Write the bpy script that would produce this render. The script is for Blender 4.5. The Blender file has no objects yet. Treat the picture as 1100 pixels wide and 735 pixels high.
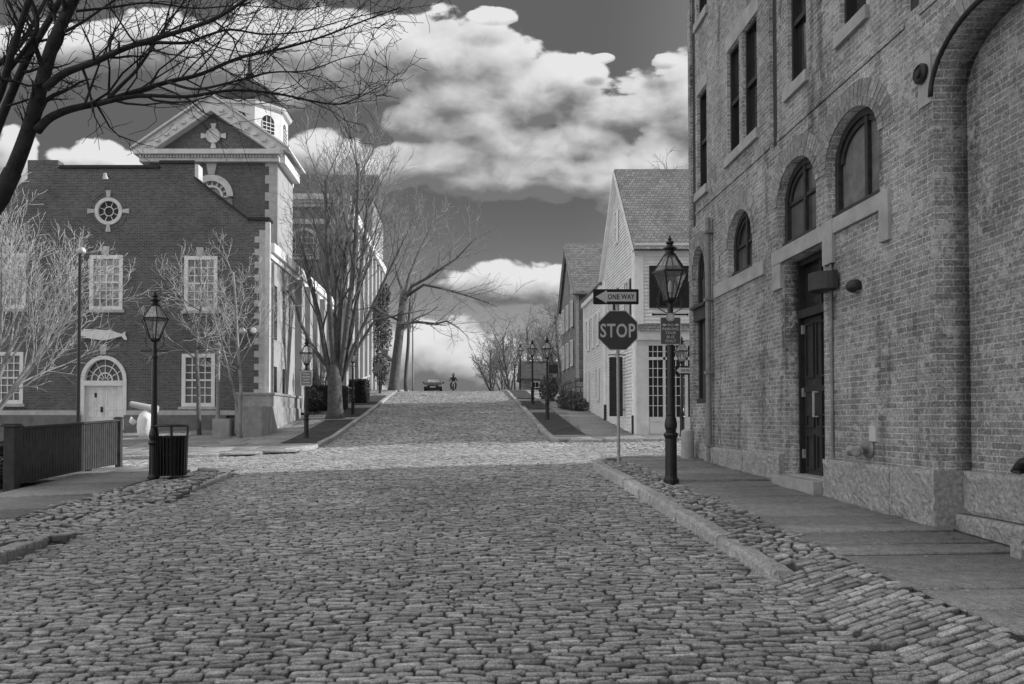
import bpy, bmesh, math, random
import numpy as np
from mathutils import Vector, Matrix

C = bpy.context.scene.collection
R = math.radians
rnd = random.Random(7)

# ------------------------------------------------------------------ camera maths
F = 850.0
PITCH = R(1.2)
PPX, HOR = 500.0, 452.0
PPY = HOR - F * math.tan(PITCH)
FW = Vector((0, math.cos(PITCH), math.sin(PITCH)))
UP = Vector((0, -math.sin(PITCH), math.cos(PITCH)))
RT = Vector((1, 0, 0))

def ray(px, py):
    return FW + RT * ((px - PPX) / F) + UP * ((PPY - py) / F)
def P(px, py, d):                      # point on the plane y = d
    r = ray(px, py)
    return r * (d / r.y)
def WX(px, py, X):                     # point on the plane x = X
    r = ray(px, py)
    return r * (X / r.x)

PY = [-90, -20, 0, 17, 25, 29, 57, 66, 78, 100, 200, 600, 1500]
PZ = [-4.6, -2.35, -1.56, -.9, -.845, -.66, 2.06, 2.45, 2.66, 2.72, 1.0, -6, -30]
def prof(y):
    y = np.asarray(y, float)
    return sum(np.interp(y + o, PY, PZ) for o in (-1.6, -.8, 0, .8, 1.6)) / 5
def gz(x, y):
    x = np.asarray(x, float); y = np.asarray(y, float)
    w = np.clip((57 - y) / 17, 0, 1)
    t = np.where(x > 0, .012 * np.minimum(x, 10), .03 * np.maximum(x, -18))
    return prof(y) + t * w
def g(x, y): return float(gz(x, y))
def G(px, py, off=0.0):                # where the ray of a pixel meets the ground (+off)
    r = ray(px, py); r = r / r.y
    prev = None
    d = 2.5
    while d < 140:
        h = r.z * d - g(r.x * d, d) - off
        if prev is not None and h <= 0 < prev:
            break
        prev = h; d += .05
    return Vector((r.x * d, d, g(r.x * d, d) + off))

# ------------------------------------------------------------------ materials
def new_mat(name):
    m = bpy.data.materials.new(name); m.use_nodes = True
    nt = m.node_tree; b = nt.nodes['Principled BSDF']
    return m, nt, b
def nd(nt, t, **k):
    n = nt.nodes.new(t)
    for a, v in k.items():
        if a in n.inputs.keys() if hasattr(n.inputs, 'keys') else False: n.inputs[a].default_value = v
        else: setattr(n, a, v)
    return n
def gray(v): return (v, v, v, 1)
def ramp(nt, src, stops):
    r = nt.nodes.new('ShaderNodeValToRGB')
    els = r.color_ramp.elements
    els[0].position, els[0].color = stops[0][0], gray(stops[0][1])
    els[1].position, els[1].color = stops[-1][0], gray(stops[-1][1])
    for p, v in stops[1:-1]:
        e = els.new(p); e.color = gray(v)
    nt.links.new(src, r.inputs[0])
    return r.outputs[0]
def mul(nt, a, b, op='MULTIPLY', fac=1.0):
    m = nt.nodes.new('ShaderNodeMixRGB'); m.blend_type = op; m.inputs[0].default_value = fac
    for i, s in ((1, a), (2, b)):
        if isinstance(s, (int, float)): m.inputs[i].default_value = gray(s)
        else: nt.links.new(s, m.inputs[i])
    return m.outputs[0]
def noise(nt, co, scale, detail=5, rough=.6):
    n = nt.nodes.new('ShaderNodeTexNoise'); n.inputs['Scale'].default_value = scale
    n.inputs['Detail'].default_value = detail; n.inputs['Roughness'].default_value = rough
    nt.links.new(co, n.inputs['Vector'])
    return n.outputs['Fac']
def coords(nt, kind='pos'):
    if kind == 'pos':
        return nt.nodes.new('ShaderNodeNewGeometry').outputs['Position']
    return nt.nodes.new('ShaderNodeTexCoord').outputs['UV' if kind == 'uv' else 'Object']
def bump(nt, b, h, strength=.3, dist=.01):
    n = nt.nodes.new('ShaderNodeBump'); n.inputs['Strength'].default_value = strength
    n.inputs['Distance'].default_value = dist
    nt.links.new(h, n.inputs['Height']); nt.links.new(n.outputs[0], b.inputs['Normal'])

def mat_plain(name, v, rough=.6, var=.35, scale=6, bmp=.15, spec=.3, metal=0, fine=60, kind='pos'):
    m, nt, b = new_mat(name)
    co = coords(nt, kind)
    a = ramp(nt, noise(nt, co, scale), [(.3, 1 - var), (.7, 1 + var)])
    f = noise(nt, co, fine, 3)
    a2 = ramp(nt, f, [(.3, 1 - var * .5), (.7, 1 + var * .5)])
    nt.links.new(mul(nt, mul(nt, v, a), a2), b.inputs['Base Color'])
    b.inputs['Roughness'].default_value = rough
    b.inputs['Specular IOR Level'].default_value = spec
    b.inputs['Metallic'].default_value = metal
    if bmp: bump(nt, b, f, bmp, .01)
    return m

def mat_brick(name, lo, hi, mortar, w=.21, h=.068, ms=.009, stain=.3, pale=0.0, bmp=.5, wiggle=.0):
    m, nt, b = new_mat(name)
    uv = coords(nt, 'uv'); pos = coords(nt)
    vec = uv
    if wiggle:
        nn = nt.nodes.new('ShaderNodeTexNoise'); nn.inputs['Scale'].default_value = 9; nt.links.new(pos, nn.inputs['Vector'])
        vm = nt.nodes.new('ShaderNodeVectorMath'); vm.operation = 'MULTIPLY_ADD'
        nt.links.new(nn.outputs['Color'], vm.inputs[0]); vm.inputs[1].default_value = (wiggle,) * 3
        nt.links.new(uv, vm.inputs[2]); vec = vm.outputs[0]
    t = nt.nodes.new('ShaderNodeTexBrick')
    t.offset_frequency = 2; t.squash = 1
    t.inputs['Color1'].default_value = gray(lo); t.inputs['Color2'].default_value = gray(hi)
    t.inputs['Mortar'].default_value = gray(mortar)
    t.inputs['Scale'].default_value = 1; t.inputs['Mortar Size'].default_value = ms
    t.inputs['Mortar Smooth'].default_value = .35
    t.inputs['Brick Width'].default_value = w; t.inputs['Row Height'].default_value = h
    nt.links.new(vec, t.inputs['Vector'])
    col = t.outputs['Color']
    st = ramp(nt, noise(nt, pos, .7, 6, .65), [(.32, 1 - stain), (.5, 1), (.7, 1 + stain * .9)])
    col = mul(nt, col, st)
    fn = noise(nt, pos, 45, 4)
    col = mul(nt, col, ramp(nt, fn, [(.33, .55), (.67, 1.45)]))
    mid = noise(nt, pos, 7, 4, .7)
    col = mul(nt, col, ramp(nt, mid, [(.35, .85), (.68, 1.15)]))
    if stain > .3:                                     # rain streaks and soot running down the wall
        mp = nt.nodes.new('ShaderNodeMapping'); mp.inputs['Scale'].default_value = (1.6, 1.6, .22); nt.links.new(pos, mp.inputs[0])
        col = mul(nt, col, ramp(nt, noise(nt, mp.outputs[0], 1.3, 5, .65), [(.32, .42), (.44, .95), (.58, 1.05), (.72, 1.4)]))
    if pale:                                           # lime bloom on some bricks
        pm = ramp(nt, mul(nt, noise(nt, pos, 2.3, 6, .75), noise(nt, pos, 14, 4, .7)), [(.27, 0), (.36, 1)])
        mx = nt.nodes.new('ShaderNodeMixRGB'); nt.links.new(pm, mx.inputs[0])
        nt.links.new(col, mx.inputs[1]); mx.inputs[2].default_value = gray(pale); col = mx.outputs[0]
    nt.links.new(col, b.inputs['Base Color'])
    b.inputs['Roughness'].default_value = .85; b.inputs['Specular IOR Level'].default_value = .2
    inv = nt.nodes.new('ShaderNodeMath'); inv.operation = 'MULTIPLY_ADD'
    nt.links.new(t.outputs['Fac'], inv.inputs[0]); inv.inputs[1].default_value = -1
    nt.links.new(fn, inv.inputs[2])
    bump(nt, b, inv.outputs[0], bmp, .012)
    return m

def mat_stones(name, lo, hi, fine=55, rough=.75, var=.35, spec=.3, bmp=.6, flank=0):
    m, nt, b = new_mat(name)
    gm = nt.nodes.new('ShaderNodeNewGeometry')
    pos = gm.outputs['Position']
    base = ramp(nt, gm.outputs['Random Per Island'], [(0, lo), (.25, lo * .7 + hi * .3), (.8, lo * .4 + hi * .6), (1, hi)])
    f = noise(nt, pos, fine, 5, .7)
    f2 = noise(nt, pos, 120, 4, .75)
    col = mul(nt, base, ramp(nt, f, [(.28, 1 - var), (.72, 1 + var)]))
    col = mul(nt, col, ramp(nt, f2, [(.34, .45), (.66, 1.55)]))
    col = mul(nt, col, ramp(nt, noise(nt, pos, .45, 4), [(.3, .78), (.7, 1.18)]))
    col = mul(nt, col, ramp(nt, noise(nt, pos, 11, 5, .7), [(.3, .68), (.7, 1.3)]))
    if flank:                                          # shade of the joints, with some dirt, painted into the stone flanks
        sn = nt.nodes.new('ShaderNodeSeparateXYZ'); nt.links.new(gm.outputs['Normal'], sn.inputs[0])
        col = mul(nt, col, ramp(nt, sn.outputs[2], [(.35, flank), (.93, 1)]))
    nt.links.new(col, b.inputs['Base Color'])
    b.inputs['Roughness'].default_value = rough; b.inputs['Specular IOR Level'].default_value = spec
    bump(nt, b, f, bmp, .012)
    return m

def mat_glass(name, v=.03, rough=.06, spec=.6):
    m, nt, b = new_mat(name)
    pos = coords(nt)
    nt.links.new(mul(nt, v, ramp(nt, noise(nt, pos, 1.1, 3), [(.3, .5), (.7, 1.6)])), b.inputs['Base Color'])
    b.inputs['Roughness'].default_value = rough; b.inputs['Specular IOR Level'].default_value = spec
    bump(nt, b, noise(nt, pos, 2.5, 2), .03, .05)
    return m
def mat_clear(name):
    m, nt, b = new_mat(name)
    tr = nt.nodes.new('ShaderNodeBsdfTransparent'); tr.inputs[0].default_value = gray(.82)
    gl = nt.nodes.new('ShaderNodeBsdfGlossy'); gl.inputs['Roughness'].default_value = .1; gl.inputs[0].default_value = gray(.8)
    df = nt.nodes.new('ShaderNodeBsdfDiffuse'); df.inputs[0].default_value = gray(.5)
    m1 = nt.nodes.new('ShaderNodeMixShader'); m1.inputs[0].default_value = .5
    nt.links.new(gl.outputs[0], m1.inputs[1]); nt.links.new(df.outputs[0], m1.inputs[2])
    m2 = nt.nodes.new('ShaderNodeMixShader'); m2.inputs[0].default_value = .28
    nt.links.new(tr.outputs[0], m2.inputs[1]); nt.links.new(m1.outputs[0], m2.inputs[2])
    nt.links.new(m2.outputs[0], nt.nodes['Material Output'].inputs[0])
    return m

M = {}
M['brick_near'] = mat_brick('weathered_brick', .18, .30, .41, stain=.36, pale=.44, ms=.009, bmp=.9, wiggle=.005)
M['brick_dark'] = mat_brick('museum_brick', .075, .135, .21, w=.2, h=.07, ms=.011, stain=.18, bmp=.3)
M['brick_mid'] = mat_brick('wing_brick', .13, .20, .28, w=.2, h=.07, ms=.011, stain=.18, bmp=.3)
M['brick_pave'] = mat_brick('paving_brick', .05, .09, .06, w=.2, h=.1, ms=.008, bmp=.5)
M['shingle'] = mat_brick('roof_shingle', .17, .26, .10, w=.16, h=.12, ms=.012, stain=.22, bmp=.8)
M['shingle_wall'] = mat_brick('wall_shingle', .22, .32, .13, w=.22, h=.15, ms=.01, stain=.2, bmp=.6)
M['slate'] = mat_brick('slate_roof', .06, .10, .04, w=.25, h=.16, ms=.012, stain=.2, bmp=.5)
M['tower_roof'] = mat_plain('dark_leaded_roof', .028, .6, var=.25, scale=3)
M['rubble'] = mat_brick('foundation_rubble', .12, .34, .08, w=.5, h=.3, ms=.03, stain=.35, bmp=.9, wiggle=.12)
M['arch_brick'] = mat_stones('arch_brick', .19, .32, fine=30)
M['mortar'] = mat_plain('lime_mortar', .33, .9)
M['granite'] = mat_plain('rough_granite', .30, .85, var=.40, scale=24, bmp=1.0, fine=70)
M['granite_smooth'] = mat_plain('dressed_granite', .34, .8, var=.22, scale=3, bmp=.3, fine=90)
M['granite_dark'] = mat_plain('grey_plinth_stone', .17, .8, var=.25, scale=3, bmp=.3)
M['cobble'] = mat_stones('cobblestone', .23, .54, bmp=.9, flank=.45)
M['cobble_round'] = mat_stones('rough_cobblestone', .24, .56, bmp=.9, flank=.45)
M['flag'] = mat_stones('bluestone_flag', .19, .27, fine=40, var=.35, bmp=.5, rough=.7)
M['flag_far'] = mat_stones('pavement_flag', .24, .34, fine=12, var=.25, bmp=.3)
M['joint'] = mat_plain('sandy_joint', .055, .95, var=.4, scale=20)
M['ground'] = mat_plain('bare_ground', .16, .95, var=.4, scale=1.5, bmp=.5, fine=30)
M['kerb'] = mat_stones('granite_kerb', .33, .50, fine=38, var=.5, bmp=1.0)
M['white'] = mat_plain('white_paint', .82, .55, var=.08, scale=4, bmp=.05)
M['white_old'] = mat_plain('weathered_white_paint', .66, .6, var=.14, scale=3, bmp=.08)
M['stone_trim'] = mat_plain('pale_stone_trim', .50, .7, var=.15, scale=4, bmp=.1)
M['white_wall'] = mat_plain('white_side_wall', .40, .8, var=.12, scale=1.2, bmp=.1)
M['clap'] = mat_plain('white_clapboard', .80, .6, var=.14, scale=2.5, bmp=.06)
M['black'] = mat_plain('black_iron', .012, .38, var=.4, scale=12, bmp=.08, spec=.45)
M['dark'] = mat_plain('dark_paint', .028, .5, var=.3, scale=8, bmp=.1)
M['dark_wood'] = mat_plain('dark_stained_wood', .035, .5, var=.35, scale=9, bmp=.15)
M['ply'] = mat_plain('weathered_board', .14, .75, var=.3, scale=5, bmp=.15)
M['steel'] = mat_plain('galvanised_steel', .34, .5, var=.2, scale=10, metal=.2)
M['pipe'] = mat_plain('grey_painted_pipe', .2, .6, var=.25, scale=8)
M['sign_red'] = mat_plain('sign_red_face', .055, .4, var=.12, scale=3, bmp=0)
M['sign_white'] = mat_plain('sign_white_face', .5, .4, var=.1, scale=6, bmp=0)
M['sign_black'] = mat_plain('sign_black_face', .012, .4, var=.1, bmp=0)
M['sign_grey'] = mat_plain('sign_grey_face', .09, .45, var=.1, bmp=0)
M['glass'] = mat_glass('window_glass', .02)
M['glass_pale'] = mat_glass('curtained_glass', .28, .15)
M['glass_mid'] = mat_glass('hazy_glass', .09, .1)
M['clear'] = mat_clear('lamp_glass')
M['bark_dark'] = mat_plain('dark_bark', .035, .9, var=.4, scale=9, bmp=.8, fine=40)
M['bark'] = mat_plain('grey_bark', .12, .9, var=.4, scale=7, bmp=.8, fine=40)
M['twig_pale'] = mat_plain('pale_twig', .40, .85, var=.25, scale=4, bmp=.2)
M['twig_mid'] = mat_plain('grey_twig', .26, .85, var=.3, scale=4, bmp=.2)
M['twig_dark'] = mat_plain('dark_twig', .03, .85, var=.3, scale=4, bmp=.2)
M['leaf'] = mat_stones('evergreen_leaf', .02, .08, fine=20, bmp=0)
M['leaf_dull'] = mat_stones('dormant_leaf', .07, .21, fine=20, bmp=0)
M['fence'] = mat_plain('grey_painted_picket', .05, .6, var=.3, scale=6, bmp=.15)
M['car'] = mat_plain('dark_car_paint', .02, .25, var=.1, bmp=0, spec=.6)
M['tyre'] = mat_plain('rubber', .015, .8)
M['cloth'] = mat_plain('dark_jacket', .06, .8)
M['skin'] = mat_plain('skin', .3, .6)
M['mantle'] = mat_plain('white_mantle', .8, .5, var=.05, bmp=0)
M['plug'] = mat_plain('grey_cast_metal', .25, .5, var=.3, scale=20, metal=.3)

# ------------------------------------------------------------------ object helpers
def empty(name, loc, rz=0):
    o = bpy.data.objects.new(name, None); C.objects.link(o)
    o.location = loc; o.rotation_euler = (0, 0, rz); o.empty_display_size = .2
    return o
def tag(o, label=None, cat=None, group=None, kind=None):
    if label: o['label'] = label
    if cat: o['category'] = cat
    if group: o['group'] = group
    if kind: o['kind'] = kind
    return o
def thing(name, label, cat, loc=(0, 0, 0), group=None):
    return tag(empty(name, loc), label, cat, group)
def copy_tree(o, parent=None):
    c = o.copy(); C.objects.link(c)
    if parent: c.parent = parent
    for ch in list(o.children): copy_tree(ch, c)
    return c
def rootpos(o):
    p = Vector((0, 0, 0))
    while o: p += o.location; o = o.parent
    return p

class Pl:                              # a vertical plane with (u, v, w): along, up, outward
    def __init__(s, kind, c): s.k, s.c = kind, c
    def m(s, u, v, w):
        if s.k == 'front': return (u, s.c - w, v)       # faces -y, u = x
        if s.k == 'left': return (s.c - w, u, v)        # faces -x, u = y
        if s.k == 'right': return (s.c + w, u, v)       # faces +x, u = y

class MB:
    def __init__(s): s.v, s.f = [], []
    def add(s, vs, fs):
        n = len(s.v); s.v += [tuple(a) for a in vs]; s.f += [tuple(i + n for i in f) for f in fs]; return s
    def hexa(s, c8):
        return s.add(c8, [(0, 3, 2, 1), (4, 5, 6, 7), (0, 1, 5, 4), (1, 2, 6, 5), (2, 3, 7, 6), (3, 0, 4, 7)])
    def box(s, x0, x1, y0, y1, z0, z1):
        return s.hexa([(x0, y0, z0), (x1, y0, z0), (x1, y1, z0), (x0, y1, z0), (x0, y0, z1), (x1, y0, z1), (x1, y1, z1), (x0, y1, z1)])
    def pbox(s, pl, u0, u1, v0, v1, w0, w1):
        return s.hexa([pl.m(*a) for a in ((u0, v0, w0), (u1, v0, w0), (u1, v0, w1), (u0, v0, w1), (u0, v1, w0), (u1, v1, w0), (u1, v1, w1), (u0, v1, w1))])
    def bar(s, a, b, w, h=None):       # a square bar between two points
        a, b = Vector(a), Vector(b); h = h or w
        d = (b - a).normalized()
        t = Vector((0, 0, 1)) if abs(d.z) < .9 else Vector((1, 0, 0))
        x = d.cross(t).normalized() * w / 2; y = d.cross(x).normalized() * h / 2
        return s.hexa([a - x - y, a + x - y, a + x + y, a - x + y, b - x - y, b + x - y, b + x + y, b - x + y])
    def poly(s, pl, pts, w0, w1):      # prism of a polygon lying in plane pl
        n = len(pts)
        vs = [pl.m(u, v, w0) for u, v in pts] + [pl.m(u, v, w1) for u, v in pts]
        fs = [tuple(range(n))[::-1], tuple(range(n, 2 * n))] + [(i, (i + 1) % n, n + (i + 1) % n, n + i) for i in range(n)]
        return s.add(vs, fs)
    def lathe(s, prof_, n=16, c=(0, 0, 0), ph=0.0):
        vs, fs = [], []
        for r, z in prof_:
            for k in range(n):
                a = 2 * math.pi * k / n + ph
                vs.append((c[0] + r * math.cos(a), c[1] + r * math.sin(a), c[2] + z))
        m = len(prof_)
        for i in range(m - 1):
            for k in range(n):
                fs.append((i * n + k, i * n + (k + 1) % n, (i + 1) * n + (k + 1) % n, (i + 1) * n + k))
        fs.append(tuple(range(n))[::-1]); fs.append(tuple(range((m - 1) * n, m * n)))
        return s.add(vs, fs)
    def tube(s, pts, rad, n=6, cap=True):
        pts = [Vector(p) for p in pts]
        if not hasattr(rad, '__len__'): rad = [rad] * len(pts)
        vs, fs = [], []
        ref = None
        for i, p in enumerate(pts):
            d = (pts[min(i + 1, len(pts) - 1)] - pts[max(i - 1, 0)])
            d = d.normalized() if d.length > 1e-9 else Vector((0, 0, 1))
            if ref is None: ref = Vector((1, 0, 0)) if abs(d.x) < .8 else Vector((0, 1, 0))
            x = (ref - d * ref.dot(d)).normalized(); ref = x; y = d.cross(x)
            for k in range(n):
                a = 2 * math.pi * k / n
                vs.append(p + (x * math.cos(a) + y * math.sin(a)) * rad[i])
        for i in range(len(pts) - 1):
            for k in range(n):
                fs.append((i * n + k, i * n + (k + 1) % n, (i + 1) * n + (k + 1) % n, (i + 1) * n + k))
        if cap:
            fs.append(tuple(range(n))[::-1]); fs.append(tuple(range((len(pts) - 1) * n, len(pts) * n)))
        return s.add(vs, fs)
    def build(s, name, m, parent=None, smooth=False, bevel=0.0, recalc=True, uv=True, label=None):
        off = rootpos(parent) if parent else Vector((0, 0, 0))
        me = bpy.data.meshes.new(name)
        me.from_pydata([(a[0] - off.x, a[1] - off.y, a[2] - off.z) for a in s.v], [], s.f)
        return finish(me, name, m, parent, smooth, bevel, recalc, uv, label)

def finish(me, name, m, parent=None, smooth=False, bevel=0.0, recalc=True, uv=True, label=None):
    if recalc:
        bm = bmesh.new(); bm.from_mesh(me)
        bmesh.ops.recalc_face_normals(bm, faces=bm.faces); bm.to_mesh(me); bm.free()
    me.update()
    if uv and len(me.polygons):
        off = rootpos(parent) if parent else Vector((0, 0, 0))
        nv, nl, npg = len(me.vertices), len(me.loops), len(me.polygons)
        co = np.empty(nv * 3, np.float32); me.vertices.foreach_get('co', co); co = co.reshape(-1, 3) + np.array(off, np.float32)
        li = np.empty(nl, np.int32); me.loops.foreach_get('vertex_index', li)
        nr = np.empty(npg * 3, np.float32); me.polygons.foreach_get('normal', nr); nr = np.abs(nr.reshape(-1, 3))
        tot = np.empty(npg, np.int32); me.polygons.foreach_get('loop_total', tot)
        ln = np.repeat(nr, tot, axis=0); p = co[li]
        ax = np.argmax(ln + np.array([0, 0, -.25]) , axis=1)     # sloping roofs take the run of the wall below
        u = np.where(ax == 0, p[:, 1], p[:, 0]); v = np.where(ax == 2, p[:, 1], p[:, 2])
        while me.uv_layers: me.uv_layers.remove(me.uv_layers[0])
        lay = me.uv_layers.new(name='UVMap')
        lay.data.foreach_set('uv', np.stack([u, v], 1).astype(np.float32).ravel())
    if smooth: me.polygons.foreach_set('use_smooth', [True] * len(me.polygons))
    me.materials.append(m)
    o = bpy.data.objects.new(name, me); C.objects.link(o)
    if parent: o.parent = parent
    if label: o['label'] = label
    if bevel:
        b = o.modifiers.new('edge', 'BEVEL'); b.width = bevel; b.segments = 2; b.limit_method = 'ANGLE'; b.angle_limit = R(40)
    return o

def panel(pl, outline, holes, w0, w1, name, m, parent, label=None):
    cu = bpy.data.curves.new('tmp', 'CURVE'); cu.dimensions = '2D'; cu.fill_mode = 'BOTH'; cu.extrude = abs(w1 - w0) / 2
    for pts in [outline] + holes:
        sp = cu.splines.new('POLY'); sp.points.add(len(pts) - 1)
        for i, (u, v) in enumerate(pts): sp.points[i].co = (u, v, 0, 1)
        sp.use_cyclic_u = True
    o = bpy.data.objects.new('tmp', cu); C.objects.link(o)
    dg = bpy.context.evaluated_depsgraph_get(); dg.update()
    me = bpy.data.meshes.new_from_object(o.evaluated_get(dg))
    bpy.data.objects.remove(o); bpy.data.curves.remove(cu)
    off = rootpos(parent) if parent else Vector((0, 0, 0)); wc = (w0 + w1) / 2
    for v in me.vertices:
        v.co = Vector(pl.m(v.co.x, v.co.y, wc + v.co.z)) - off
    bm = bmesh.new(); bm.from_mesh(me); bmesh.ops.remove_doubles(bm, verts=bm.verts, dist=1e-5); bm.to_mesh(me); bm.free()
    me.name = name
    return finish(me, name, m, parent, label=label)

def arch(u0, u1, vb, vs, rise, n=18):
    c, h = (u0 + u1) / 2, (u1 - u0) / 2
    return [(u0, vb), (u1, vb)] + [(c + h * math.cos(math.pi * k / n), vs + rise * math.sin(math.pi * k / n)) for k in range(n + 1)]
def rect(u0, u1, v0, v1): return [(u0, v0), (u1, v0), (u1, v1), (u0, v1)]

def text(s, w, h, pl_m, m, parent, name='lettering', bold=0.0):
    """lettering mesh fitted to w by h; pl_m maps (right, up, out) from the text centre to world"""
    cu = bpy.data.curves.new('tmp', 'FONT'); cu.body = s; cu.size = 1; cu.extrude = .0015; cu.offset = bold; cu.resolution_u = 3
    cu.space_character = 1.08
    o = bpy.data.objects.new('tmp', cu); C.objects.link(o)
    dg = bpy.context.evaluated_depsgraph_get(); dg.update()
    me = bpy.data.meshes.new_from_object(o.evaluated_get(dg))
    bpy.data.objects.remove(o); bpy.data.curves.remove(cu)
    off = rootpos(parent)
    xs = [v.co.x for v in me.vertices]; ys = [v.co.y for v in me.vertices]
    cx, cy = (min(xs) + max(xs)) / 2, (min(ys) + max(ys)) / 2; kx, ky = w / (max(xs) - min(xs)), h / (max(ys) - min(ys))
    for v in me.vertices:
        v.co = Vector(pl_m((v.co.x - cx) * kx, (v.co.y - cy) * ky, v.co.z)) - off
    me.name = name
    return finish(me, name, m, parent, recalc=False)

# ------------------------------------------------------------------ camera, sun, sky
cam = bpy.data.cameras.new('camera'); co_ = bpy.data.objects.new('camera', cam); C.objects.link(co_)
co_.rotation_euler = (math.pi / 2 + PITCH, 0, 0)
cam.sensor_fit = 'HORIZONTAL'; cam.sensor_width = 36; cam.lens = F / 1100 * 36
cam.shift_x = (550 - PPX) / 1100; cam.shift_y = (PPY - 367.5) / 1100
cam.clip_end = 4000; cam.clip_start = .1
bpy.context.scene.camera = co_

SUN_A, SUN_E = R(4), R(26)            # azimuth from +x towards +y, elevation
sl = bpy.data.lights.new('sun', 'SUN'); sl.energy = 4.3; sl.angle = R(.5); sl.color = (1, 1, 1)
so = bpy.data.objects.new('sun', sl); C.objects.link(so)
sd = Vector((math.cos(SUN_E) * math.cos(SUN_A), math.cos(SUN_E) * math.sin(SUN_A), math.sin(SUN_E)))
so.rotation_euler = sd.to_track_quat('Z', 'Y').to_euler(); so.location = sd * 50

class nt_out:
    def __init__(s, o): s.outputs = [o]
def build_world():
    w = bpy.data.worlds.new('World'); bpy.context.scene.world = w; w.use_nodes = True
    if hasattr(w, 'cycles'): w.cycles.sampling_method = 'MANUAL'; w.cycles.sample_map_resolution = 512
    nt = w.node_tree; L = nt.links.new
    bg = nt.nodes['Background']
    sky = nt.nodes.new('ShaderNodeTexSky'); sky.sky_type = 'NISHITA'; sky.sun_disc = False
    sky.sun_elevation = SUN_E; sky.sun_rotation = math.pi / 2 - SUN_A
    sp = nt.nodes.new('ShaderNodeSeparateColor'); L(sky.outputs[0], sp.inputs[0])   # the red channel: a red filter on monochrome film
    tc = nt.nodes.new('ShaderNodeTexCoord')
    sx = nt.nodes.new('ShaderNodeSeparateXYZ'); L(tc.outputs['Generated'], sx.inputs[0])
    def mth(op, a, b=None, c=None, clamp=False, tree=nt):
        n = tree.nodes.new('ShaderNodeMath'); n.operation = op; n.use_clamp = clamp
        for i, s in enumerate((a, b, c)):
            if s is None: continue
            if isinstance(s, (int, float)): n.inputs[i].default_value = s
            else: tree.links.new(s, n.inputs[i])
        return n.outputs[0]
    ay = mth('MAXIMUM', mth('ABSOLUTE', sx.outputs[1]), .16)
    u = mth('DIVIDE', sx.outputs[0], ay); v = mth('DIVIDE', sx.outputs[2], ay)
    # cloud density over the direction plane (u, v)
    gr = bpy.data.node_groups.new('cloud_density', 'ShaderNodeTree')
    gr.interface.new_socket('u', in_out='INPUT', socket_type='NodeSocketFloat')
    gr.interface.new_socket('v', in_out='INPUT', socket_type='NodeSocketFloat')
    gr.interface.new_socket('d', in_out='OUTPUT', socket_type='NodeSocketFloat')
    gi = gr.nodes.new('NodeGroupInput'); go = gr.nodes.new('NodeGroupOutput')
    gr.interface.new_socket('s', in_out='OUTPUT', socket_type='NodeSocketFloat')
    blobs = [(420, 48, 128, 46), (310, 42, 120, 44), (235, 62, 80, 36), (280, 92, 62, 32), (500, 66, 75, 36), (612, 84, 46, 32), (585, 108, 92, 36), (662, 116, 46, 24), (450, 126, 40, 28), (580, 152, 118, 28), (560, 186, 118, 30), (650, 192, 60, 22),
             (352, 166, 48, 36), (395, 184, 40, 18), (529, 13, 30, 10), (650, 59, 13, 6), (716, 62, 18, 9), (560, 304, 74, 28), (620, 316, 50, 24), (478, 384, 84, 44), (400, 70, 90, 40), (520, 130, 60, 26), (500, 100, 76, 34), (455, 175, 70, 26), (700, 200, 60, 60), (545, 402, 70, 26), (96, 172, 52, 22),
             (55, 48, 80, 34), (150, 40, 90, 34), (12, 178, 26, 40),
             (900, 120, 260, 90), (1250, 40, 220, 80), (1300, 260, 260, 70), (-250, 60, 180, 60), (-520, 180, 240, 60), (-1300, 100, 400, 160),
             (500, -350, 500, 130), (-300, -500, 380, 120), (1200, -550, 500, 150), (100, -1300, 700, 260), (1500, -1400, 700, 260), (-1500, -900, 700, 260), (600, -3000, 1500, 900)]
    acc = None; sw = None; ss = None
    for cx, cy, rx, ry in blobs:
        a = mth('MULTIPLY_ADD', gi.outputs[0], F / rx, -(cx - PPX) / rx, tree=gr)
        b = mth('MULTIPLY_ADD', gi.outputs[1], F / ry, -(HOR - cy) / ry, tree=gr)
        q = mth('MULTIPLY_ADD', b, b, mth('MULTIPLY', a, a, tree=gr), tree=gr)
        val = mth('SUBTRACT', 1.0, q, tree=gr)
        acc = val if acc is None else mth('SMOOTH_MAX', acc, val, .25, tree=gr)
        wt = mth('POWER', mth('MAXIMUM', mth('MULTIPLY_ADD', val, .6, .4, tree=gr), .0, tree=gr), 3.0, tree=gr)
        sw = mth('ADD', wt, .002, tree=gr) if sw is None else mth('ADD', sw, wt, tree=gr)
        ss = mth('MULTIPLY', wt, b, tree=gr) if ss is None else mth('MULTIPLY_ADD', wt, b, ss, tree=gr)
    acc = mth('MAXIMUM', acc, -1.2, tree=gr)
    gr.links.new(mth('DIVIDE', ss, sw, tree=gr), go.inputs[1])
    cb = gr.nodes.new('ShaderNodeCombineXYZ')
    gr.links.new(gi.outputs[0], cb.inputs[0]); gr.links.new(mth('MULTIPLY', gi.outputs[1], 1.5, tree=gr), cb.inputs[1])
    n1 = gr.nodes.new('ShaderNodeTexNoise'); n1.noise_dimensions = '2D'; n1.inputs['Scale'].default_value = 8; n1.inputs['Detail'].default_value = 10; n1.inputs['Roughness'].default_value = .61
    n1.inputs['Distortion'].default_value = .3
    gr.links.new(cb.outputs[0], n1.inputs['Vector'])
    vo = gr.nodes.new('ShaderNodeTexVoronoi'); vo.voronoi_dimensions = '2D'; vo.feature = 'F1'; vo.inputs['Scale'].default_value = 17
    vo.inputs['Detail'].default_value = 2; vo.inputs['Roughness'].default_value = .5
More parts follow.
